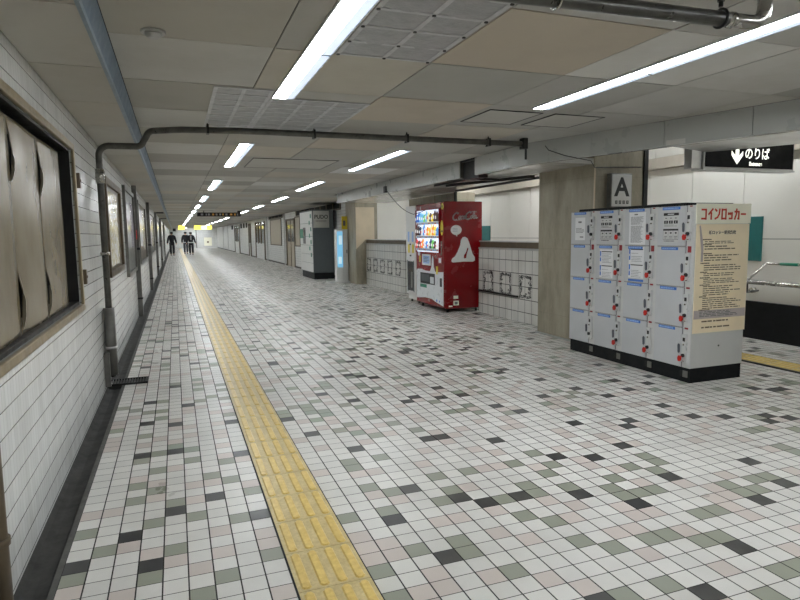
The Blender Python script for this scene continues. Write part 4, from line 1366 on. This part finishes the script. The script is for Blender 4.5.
# white script lettering on the side, drawn as brush strokes
def stroke(mb, pts, w, y, th=.0015, m=0):
    for p, q in zip(pts, pts[1:]):
        p_, q_ = Vector((p[0], p[1], 0)), Vector((q[0], q[1], 0))
        d = q_ - p_
        if d.length < 1e-6: continue
        n = Vector((-d.y, d.x, 0)).normalized() * w / 2
        e = d.normalized() * w * .25
        mb.prism([((p_ - e + n).x, (p_ - e + n).y), ((p_ - e - n).x, (p_ - e - n).y), ((q_ + e - n).x, (q_ + e - n).y), ((q_ + e + n).x, (q_ + e + n).y)], 'Y', y - th, y, m)
def ell(cx, cz, a, b, t0, t1, n=14, sl=.0):
    return [(cx + a * math.cos(t0 + (t1 - t0) * i / n) + sl * b * math.sin(t0 + (t1 - t0) * i / n), cz + b * math.sin(t0 + (t1 - t0) * i / n)) for i in range(n + 1)]
lg = MB()
ox, oz, S = 4.480, 1.620, 1.0
def bigC(x, z):
    stroke(lg, ell(x + .075, z + .055, .054, .062, 1.1, 5.3, 16, .35), .024, VY0)
    stroke(lg, ell(x + .088, z + .105, .020, .020, -.6, 3.4, 8), .014, VY0)
def lo(x, z):
    stroke(lg, ell(x, z + .020, .016, .027, 0, 6.283, 12, .35), .0175, VY0)
def lc(x, z):
    stroke(lg, ell(x, z + .020, .017, .027, .9, 5.4, 10, .35), .0175, VY0)
def la(x, z):
    stroke(lg, ell(x, z + .020, .016, .027, 0, 6.283, 12, .35), .0175, VY0)
    stroke(lg, [(x + .026, z + .045), (x + .018, z + .0), (x + .032, z - .004), (x + .044, z + .012)], .015, VY0)
def ll(x, z):
    stroke(lg, ell(x + .012, z + .070, .013, .048, -1.2, 3.6, 12, .3), .013, VY0)
    stroke(lg, [(x + .0, z + .07), (x - .006, z + .01), (x + .004, z - .004), (x + .018, z + .010)], .015, VY0)
tl = .10
zb = lambda x: oz + (x - ox) * .04
bigC(ox, zb(ox) - .01); lo(ox + .140, zb(ox + .14)); lc(ox + .185, zb(ox + .18)); la(ox + .225, zb(ox + .22))
stroke(lg, [(ox + .255, oz + .045), (ox + .285, oz + .047)], .012, VY0)
bigC(ox + .245, zb(ox + .26) - .005); lo(ox + .370, zb(ox + .38)); ll(ox + .403, zb(ox + .4)); la(ox + .438, zb(ox + .43))
stroke(lg, [(ox + .02, oz - .012), (ox + .07, oz - .022), (ox + .14, oz - .012), (ox + .18, oz - .008)], .008, VY0)
stroke(lg, [(ox + .33, oz + .115), (ox + .40, oz + .132), (ox + .47, oz + .125)], .008, VY0)
# plain white rounded shape and speech balloon with small print
lg.prism(ell(4.555, 1.435, .105, .085, 0, 6.283 * 27 / 28, 27), 'Y', VY0 - .0015, VY0, 0)
lg.prism([(4.53, 1.365), (4.575, 1.36), (4.575, 1.318)], 'Y', VY0 - .0015, VY0, 0)
dashes(lg, 'Y', VY0 - .0015, 4.49, 4.625, 1.40, 1.475, 3, 4, 1, .35, 1, .0006)
sh = [(4.47, .885), (4.50, .875), (4.70, .885), (4.88, .880), (4.915, .90), (4.915, .955), (4.87, 1.02), (4.84, 1.11), (4.805, 1.215), (4.775, 1.285), (4.73, 1.315), (4.68, 1.31), (4.645, 1.26), (4.63, 1.17), (4.58, 1.06), (4.535, .985), (4.475, .94), (4.462, .91)]
lg.prism(sh, 'Y', VY0 - .0015, VY0, 0)
lg.prism([(4.70, .94), (4.745, .945), (4.76, 1.02), (4.79, 1.11), (4.775, 1.13), (4.74, 1.04), (4.705, 1.0)], 'Y', VY0 - .002, VY0 - .0015, 2)
lg.build('side_lettering', ['white_pl', 'ink_lt', 'vm_red'], t)
m = MB(); m.box(4.50, VY0 - .003, .24, 4.59, VY0, .295, 0); m.box(4.50, VY0 - .004, .125, 4.60, VY0, .205, 0); m.box(4.52, VY0 - .005, .14, 4.58, VY0 - .004, .19, 1); m.box(4.41, VY0 - .003, .10, 4.48, VY0, .125, 0)
m.build('rating_plate', ['cream', 'ink'], t)

# ---- slim white machine to its left
t = thing('slim_machine', 'slim white dispensing machine with a dark glass strip, left of the red vending machine', 'vending machine', (4.42, 11.0, 0))
sy0, sy1 = 10.98, 11.50
m = MB(); m.box(4.47, sy0, .06, 4.90, sy1, 1.93); m.build('cabinet', ['white_pl'], t, bevel=.008)
m = MB(); m.box(4.42, sy0 + .005, .17, 4.47, sy1 - .005, 1.925); m.build('door', ['white_pl'], t, bevel=.008)
m = MB(); m.box(4.415, sy0 + .10, .24, 4.421, sy1 - .11, .83, 0); m.box(4.410, sy0 + .08, .22, 4.421, sy0 + .10, .85, 1); m.box(4.410, sy1 - .11, .22, 4.421, sy1 - .09, .85, 1); m.box(4.411, sy0 + .16, .30, 4.4145, sy0 + .24, .62, 2)
m.build('glass_strip', ['glass_dk', 'graphite', 'post'], t)
m = MB()
for a in (.10, .32):
    m.box(4.418, sy0 + a, 1.22, 4.4195, sy0 + a + .09, 1.42, 0)
    m.box(4.416, sy0 + a - .02, 1.0, 4.418, sy0 + a + .08, 1.17, 1)
m.box(4.414, sy0 + .22, .93, 4.418, sy0 + .30, .96, 2); m.cyl((4.42, sy0 + .26, 1.17), (4.40, sy0 + .26, 1.17), .015, 2)
m.build('label', ['blue_lab_tx', 'sheet_yel', 'ink_bk'], t)
m = MB()
for yy in (sy0 + .07, sy1 - .07): m.cyl((4.52, yy, 0), (4.52, yy, .07), .02); m.cyl((4.85, yy, 0), (4.85, yy, .07), .02)
m.build('foot', ['darkmetal'], t)

# ================================================================== parcel locker, kiosk
t = thing('parcel_locker', 'dark grey and white parcel locker with black lettering near the far stone pillar', 'parcel locker', (3.98, 18.4, 0))
m = MB(); m.box(4.0, 18.42, .2, 4.66, 20.3, 2.16); m.build('cabinet', ['graphite'], t, bevel=.01)
m = MB(); m.box(4.02, 18.44, 0, 4.66, 20.28, .2); m.build('plinth', ['plinth'], t)
m = MB(); m.box(4.02, 18.40, 1.60, 4.52, 18.42, 2.12); sgn = m.build('sign_panel', ['alu'], t, bevel=.003)
text('PUDO', .165, (4.27, 18.40, 1.93), (1, 0, 0), (0, 0, 1), 'ink_bk', t, bold=.004, wscale=.95)
m = MB(); dashes(m, 'Y', 18.40, 4.10, 4.45, 1.79, 1.825, 1, 2, 0, .7, 1, .002); m.build('small_print', ['ink'], t)
for i in range(4):
    ya = 18.45 + i * .46
    for (z0, z1) in ((.22, .5), (.5, .78), (.78, 1.06), (1.06, 1.34), (1.34, 1.75), (1.75, 2.12)):
        m = MB(); m.box(3.975, ya + .006, z0 + .006, 4.0, ya + .454, z1 - .006)
        m.build('door', ['white_pl'], t)
m = MB(); m.box(3.968, 19.40, 1.1, 3.975, 19.78, 1.62, 0); m.box(3.964, 19.80, 1.28, 3.976, 20.25, 1.58, 1); m.box(3.960, 19.45, 1.35, 3.970, 19.70, 1.55, 2)
for i in range(7): m.box(3.969, 18.52 + (i % 2) * .2, .7 + i * .2, 3.976, 18.66 + (i % 2) * .2, .82 + i * .2, 1)
m.build('control_panel', ['ink', 'green', 'glass_dk'], t)
t = thing('information_kiosk', 'tall white kiosk with a bright blue screen between the parcel locker and the far pillar', 'kiosk', (4.45, 16.7, 0))
m = MB(); m.box(4.05, 16.60, 0, 4.655, 17.0, .05); m.build('base', ['white_pl'], t, bevel=.01)
m = MB(); m.box(4.30, 16.72, .05, 4.64, 16.95, 1.53); m.build('column', ['white_pl'], t, bevel=.01)
m = MB(); m.box(4.325, 16.700, .45, 4.48, 16.72, 1.47, 0); m.box(4.35, 16.697, .55, 4.44, 16.700, .75, 1); m.box(4.37, 16.697, 1.1, 4.46, 16.700, 1.35, 1); m.build('screen', ['screen', 'screen_tx'], t)
m = MB(); m.box(4.50, 16.71, .08, 4.502, 16.722, 1.5); m.box(4.58, 16.705, .85, 4.62, 16.72, .95); m.build('seam', ['ink_lt'], t)
m = MB(); m.box(4.49, 16.80, 1.53, 4.66, 16.81, 1.90, 0); m.box(4.53, 16.797, 1.63, 4.60, 16.80, 1.78, 1); m.build('top_card', ['sheet_yel', 'ink'], t)

# ================================================================== hanging signs and the end wall
t = thing('hanging_sign', 'long dark hanging sign with orange and white marks across the far corridor', 'sign', (1.75, 25, 2.2))
m = MB(); m.box(.86, 25.0, 2.16, 2.52, 25.15, 2.31); m.box(1.1, 25.05, 2.31, 1.13, 25.1, CEIL); m.box(2.4, 25.05, 2.31, 2.53, 25.1, CEIL); m.build('housing', ['darkmetal'], t)
m = MB(); r_ = random.Random(2); xx = 1.0
while xx < 2.4:
    wd = r_.uniform(.03, .09); m.box(xx, 24.99, 2.20, xx + wd, 25.0, 2.27, 1 if 1.35 < xx < 1.5 or 1.75 < xx < 1.9 or 2.1 < xx < 2.3 else 0); xx += wd + r_.uniform(.04, .1)
m.build('print', ['ink_lt', em('lit_orange', (.6, .30, .06, 1), .12)], t)
for i, (xa, xb, wt, lab) in enumerate(((.28, .78, 0, 'short yellow lit sign hanging over the far end of the strip'), (1.5, 2.9, 1, 'wide yellow and white lit sign hanging at the far end of the corridor'))):
    t = thing('exit_sign', lab, 'sign', (xa, 52, 2), 'yellow lit signs at the far end')
    m = MB(); m.box(xa, 52, 1.93, xb, 52.2, 2.27); m.box(xa + .1, 52.05, 2.27, xa + .15, 52.1, CEIL); m.box(xb - .15, 52.05, 2.27, xb - .1, 52.1, CEIL); m.build('housing', ['alu'], t)
    m = MB()
    if wt: m.box(xa + .02, 51.98, 1.95, xa + .55, 52, 2.25, 0); m.box(xa + .55, 51.98, 1.95, xb - .4, 52, 2.25, 1); m.box(xb - .4, 51.98, 1.95, xb - .02, 52, 2.25, 0)
    else: m.box(xa + .02, 51.98, 1.95, xb - .02, 52, 2.25, 0)
    m.build('face', ['sign_yel', 'sign_on'], t)
m = MB(); m.box(3.25, YE - .035, .25, 4.15, YE - .003, 1.25); m.box(3.6, YE - .04, .6, 3.8, YE - .035, .8, 1)
tag(m.build('notice_board', ['cream', 'tan_ink']), 'cream notice board on the end wall of the corridor', 'notice board')
m = MB(); m.box(2.35, YE - .04, 0, 2.45, YE, 2.38); m.build('trim_end_post', ['post'], kind='structure')
m = MB(); m.box(-.2, YE - .03, 2.0, .15, YE, 2.35); tag(m.build('wall_speaker', ['darkmetal'], bevel=.01), 'small black speaker box high on the end wall above the walkers', 'speaker')

# ================================================================== people far down the corridor, walking away
def skin(name, joints, edges, mat, parent, sub=2):
    """joints: name -> (x, y, z, radius); one continuous surface grown over the edges"""
    me = bpy.data.meshes.new(name)
    keys = list(joints)
    me.from_pydata([joints[k][:3] for k in keys], [(keys.index(a), keys.index(b)) for a, b in edges], [])
    o = bpy.data.objects.new(name, me)
    C.objects.link(o)
    sk = o.modifiers.new('skin', 'SKIN')
    sk.use_smooth_shade = True
    for i, k in enumerate(keys):
        rr = joints[k][3]
        me.skin_vertices[0].data[i].radius = rr if isinstance(rr, tuple) else (rr, rr)
        me.skin_vertices[0].data[i].use_root = (i == 0)
    sb = o.modifiers.new('sub', 'SUBSURF'); sb.levels = sub; sb.render_levels = sub
    dg = bpy.context.evaluated_depsgraph_get()
    m2 = bpy.data.meshes.new_from_object(o.evaluated_get(dg))
    bpy.data.objects.remove(o)
    m2.materials.clear(); m2.materials.append(M[mat] if isinstance(mat, str) else mat)
    q = bpy.data.objects.new(name, m2)
    C.objects.link(q); q.parent = parent
    return q
M['skin'] = pm('skin', srgb(196, 150, 122), .5)
M['hair'] = pm('black_hair', (.012, .011, .010, 1), .5)
M['coat'] = pm('black_coat', (.014, .015, .018, 1), .75)
M['trouser'] = pm('dark_trousers', (.022, .023, .027, 1), .8)
M['jeans'] = pm('grey_trousers', (.055, .06, .07, 1), .8)
M['shirt'] = pm('pale_shirt', (.55, .55, .54, 1), .8)
def person(x, y, label, h=1.70, step=.16, wide=1.0, trouser='trouser', arm_l=(.0, .05), arm_r=(.0, -.05), extra=None):
    t = thing('person', label, 'person', (x, y, 0))
    s = h / 1.70
    J = {
        'pelvis': (0, 0, .93, .115), 'belly': (0, 0, 1.05, .115), 'chest': (0, .01, 1.25, (.15, .11)), 'neck0': (0, .01, 1.42, .07), 'neck': (0, .02, 1.49, .05),
        'head0': (0, .02, 1.56, .075), 'head1': (0, .015, 1.63, .088), 'head2': (0, .01, 1.685, .055),
        'shl': (-.165, .01, 1.37, .055), 'ell': (-.225, -.02 + arm_l[1] * .5, 1.10, .042), 'wrl': (-.235 + arm_l[0], arm_l[1], .87, .03), 'hal': (-.235 + arm_l[0], arm_l[1] + .02, .80, .032),
        'shr': (.165, .01, 1.37, .055), 'elr': (.225, -.02 + arm_r[1] * .5, 1.10, .042), 'wrr': (.235 + arm_r[0], arm_r[1], .87, .03), 'har': (.235 + arm_r[0], arm_r[1] + .02, .80, .032),
        'hl': (-.085, 0, .86, .09), 'kl': (-.085, step * .55 + .03, .49, .058), 'al': (-.08, step, .11, .038), 'tl': (-.08, step + .13, .05, .035),
        'hr': (.085, 0, .86, .09), 'kr': (.085, -step * .35 + .04, .49, .058), 'ar': (.08, -step, .14, .038), 'tr': (.08, -step + .12, .045, .035)}
    E = [('pelvis', 'belly'), ('belly', 'chest'), ('chest', 'neck0'), ('neck0', 'neck'), ('neck', 'head0'), ('head0', 'head1'), ('head1', 'head2'),
         ('neck0', 'shl'), ('shl', 'ell'), ('ell', 'wrl'), ('wrl', 'hal'), ('neck0', 'shr'), ('shr', 'elr'), ('elr', 'wrr'), ('wrr', 'har'),
         ('pelvis', 'hl'), ('hl', 'kl'), ('kl', 'al'), ('al', 'tl'), ('pelvis', 'hr'), ('hr', 'kr'), ('kr', 'ar'), ('ar', 'tr')]
    def sub(keys, grow=0.0, over={}):
        out = {}
        for k in keys:
            a, b, c, r = J[k]
            r = over.get(k, r)
            r = tuple(v + grow for v in r) if isinstance(r, tuple) else r + grow
            out[k] = (a * s * wide, b * s, c * s, tuple(v * s for v in r) if isinstance(r, tuple) else r * s)
        return out, [e for e in E if e[0] in keys and e[1] in keys]
    skin('body', *sub(list(J), 0, {'pelvis': .085, 'belly': .085, 'hl': .06, 'hr': .06}), 'skin', t)
    J['pelvis'] = (0, 0, .86, .12)
    skin('jacket', *sub(['pelvis', 'belly', 'chest', 'neck0', 'shl', 'ell', 'wrl', 'shr', 'elr', 'wrr'], .022, {'pelvis': .135, 'belly': .14, 'chest': (.175, .13), 'shl': .07, 'shr': .07, 'ell': .055, 'elr': .055}), 'coat', t)
    skin('trousers', *sub(['pelvis', 'hl', 'kl', 'al', 'hr', 'kr', 'ar'], .018, {'kl': .07, 'kr': .07, 'al': .055, 'ar': .055}), trouser, t)
    hd = {'a': (0, -.015, 1.54 * s, .10 * s), 'b': (0, -.01, 1.64 * s, .125 * s), 'c': (0, 0, 1.70 * s, .09 * s)}
    skin('hair', hd, [('a', 'b'), ('b', 'c')], 'hair', t)
    for k1, k2 in (('al', 'tl'), ('ar', 'tr')):
        a, b = J[k1], J[k2]
        skin('shoe', {'heel': (a[0] * s * wide, (a[1] - .03) * s, .055, .048), 'toe': (b[0] * s * wide, b[1] * s, .045, .042)}, [('heel', 'toe')], 'ink_bk', t)
    if extra: extra(t, s)
    return t
person(-.22, 47.0, 'person in a black jacket walking alone along the left wall', 1.74, .15, 1.15, 'trouser', (-.03, .1), (.02, -.08))
def bag(t, s):
    m = MB(); m.box(t.location.x - .14, t.location.y - .22, 1.02 * s, t.location.x + .16, t.location.y - .12, 1.42 * s); m.build('backpack', ['coat'], t, bevel=.03)
    m = MB(); m.box(t.location.x - .19, t.location.y - .165, .90, t.location.x + .19, t.location.y - .14, .95); m.build('shirt_hem', ['shirt'], t)
def motif(t, s):
    x, y = t.location.x, t.location.y
    m = MB(); m.box(x - .17, y - .165, 1.14 * s, x + .17, y - .145, 1.32 * s, 0); m.box(x - .045, y - .175, 1.1 * s, x + .045, y - .16, 1.42 * s, 1); m.box(x - .18, y - .17, .90, x + .18, y - .14, .97, 1)
    m.build('back_print', ['coat', 'shirt'], t)
person(.78, 50.5, 'person with a black backpack, left of the two walking together', 1.76, .13, 1.1, 'jeans', (.0, .12), (.0, -.1), bag)
person(1.12, 48.0, 'person in dark jacket with pale back print, right of the two walking together', 1.72, .12, 1.15, 'trouser', (-.04, .05), (.04, .02), motif)
m = MB(); m.box(-1, -1, -1, -1, -1, -1)

for o in bpy.data.objects:
    if '_loc' in o: del o['_loc']
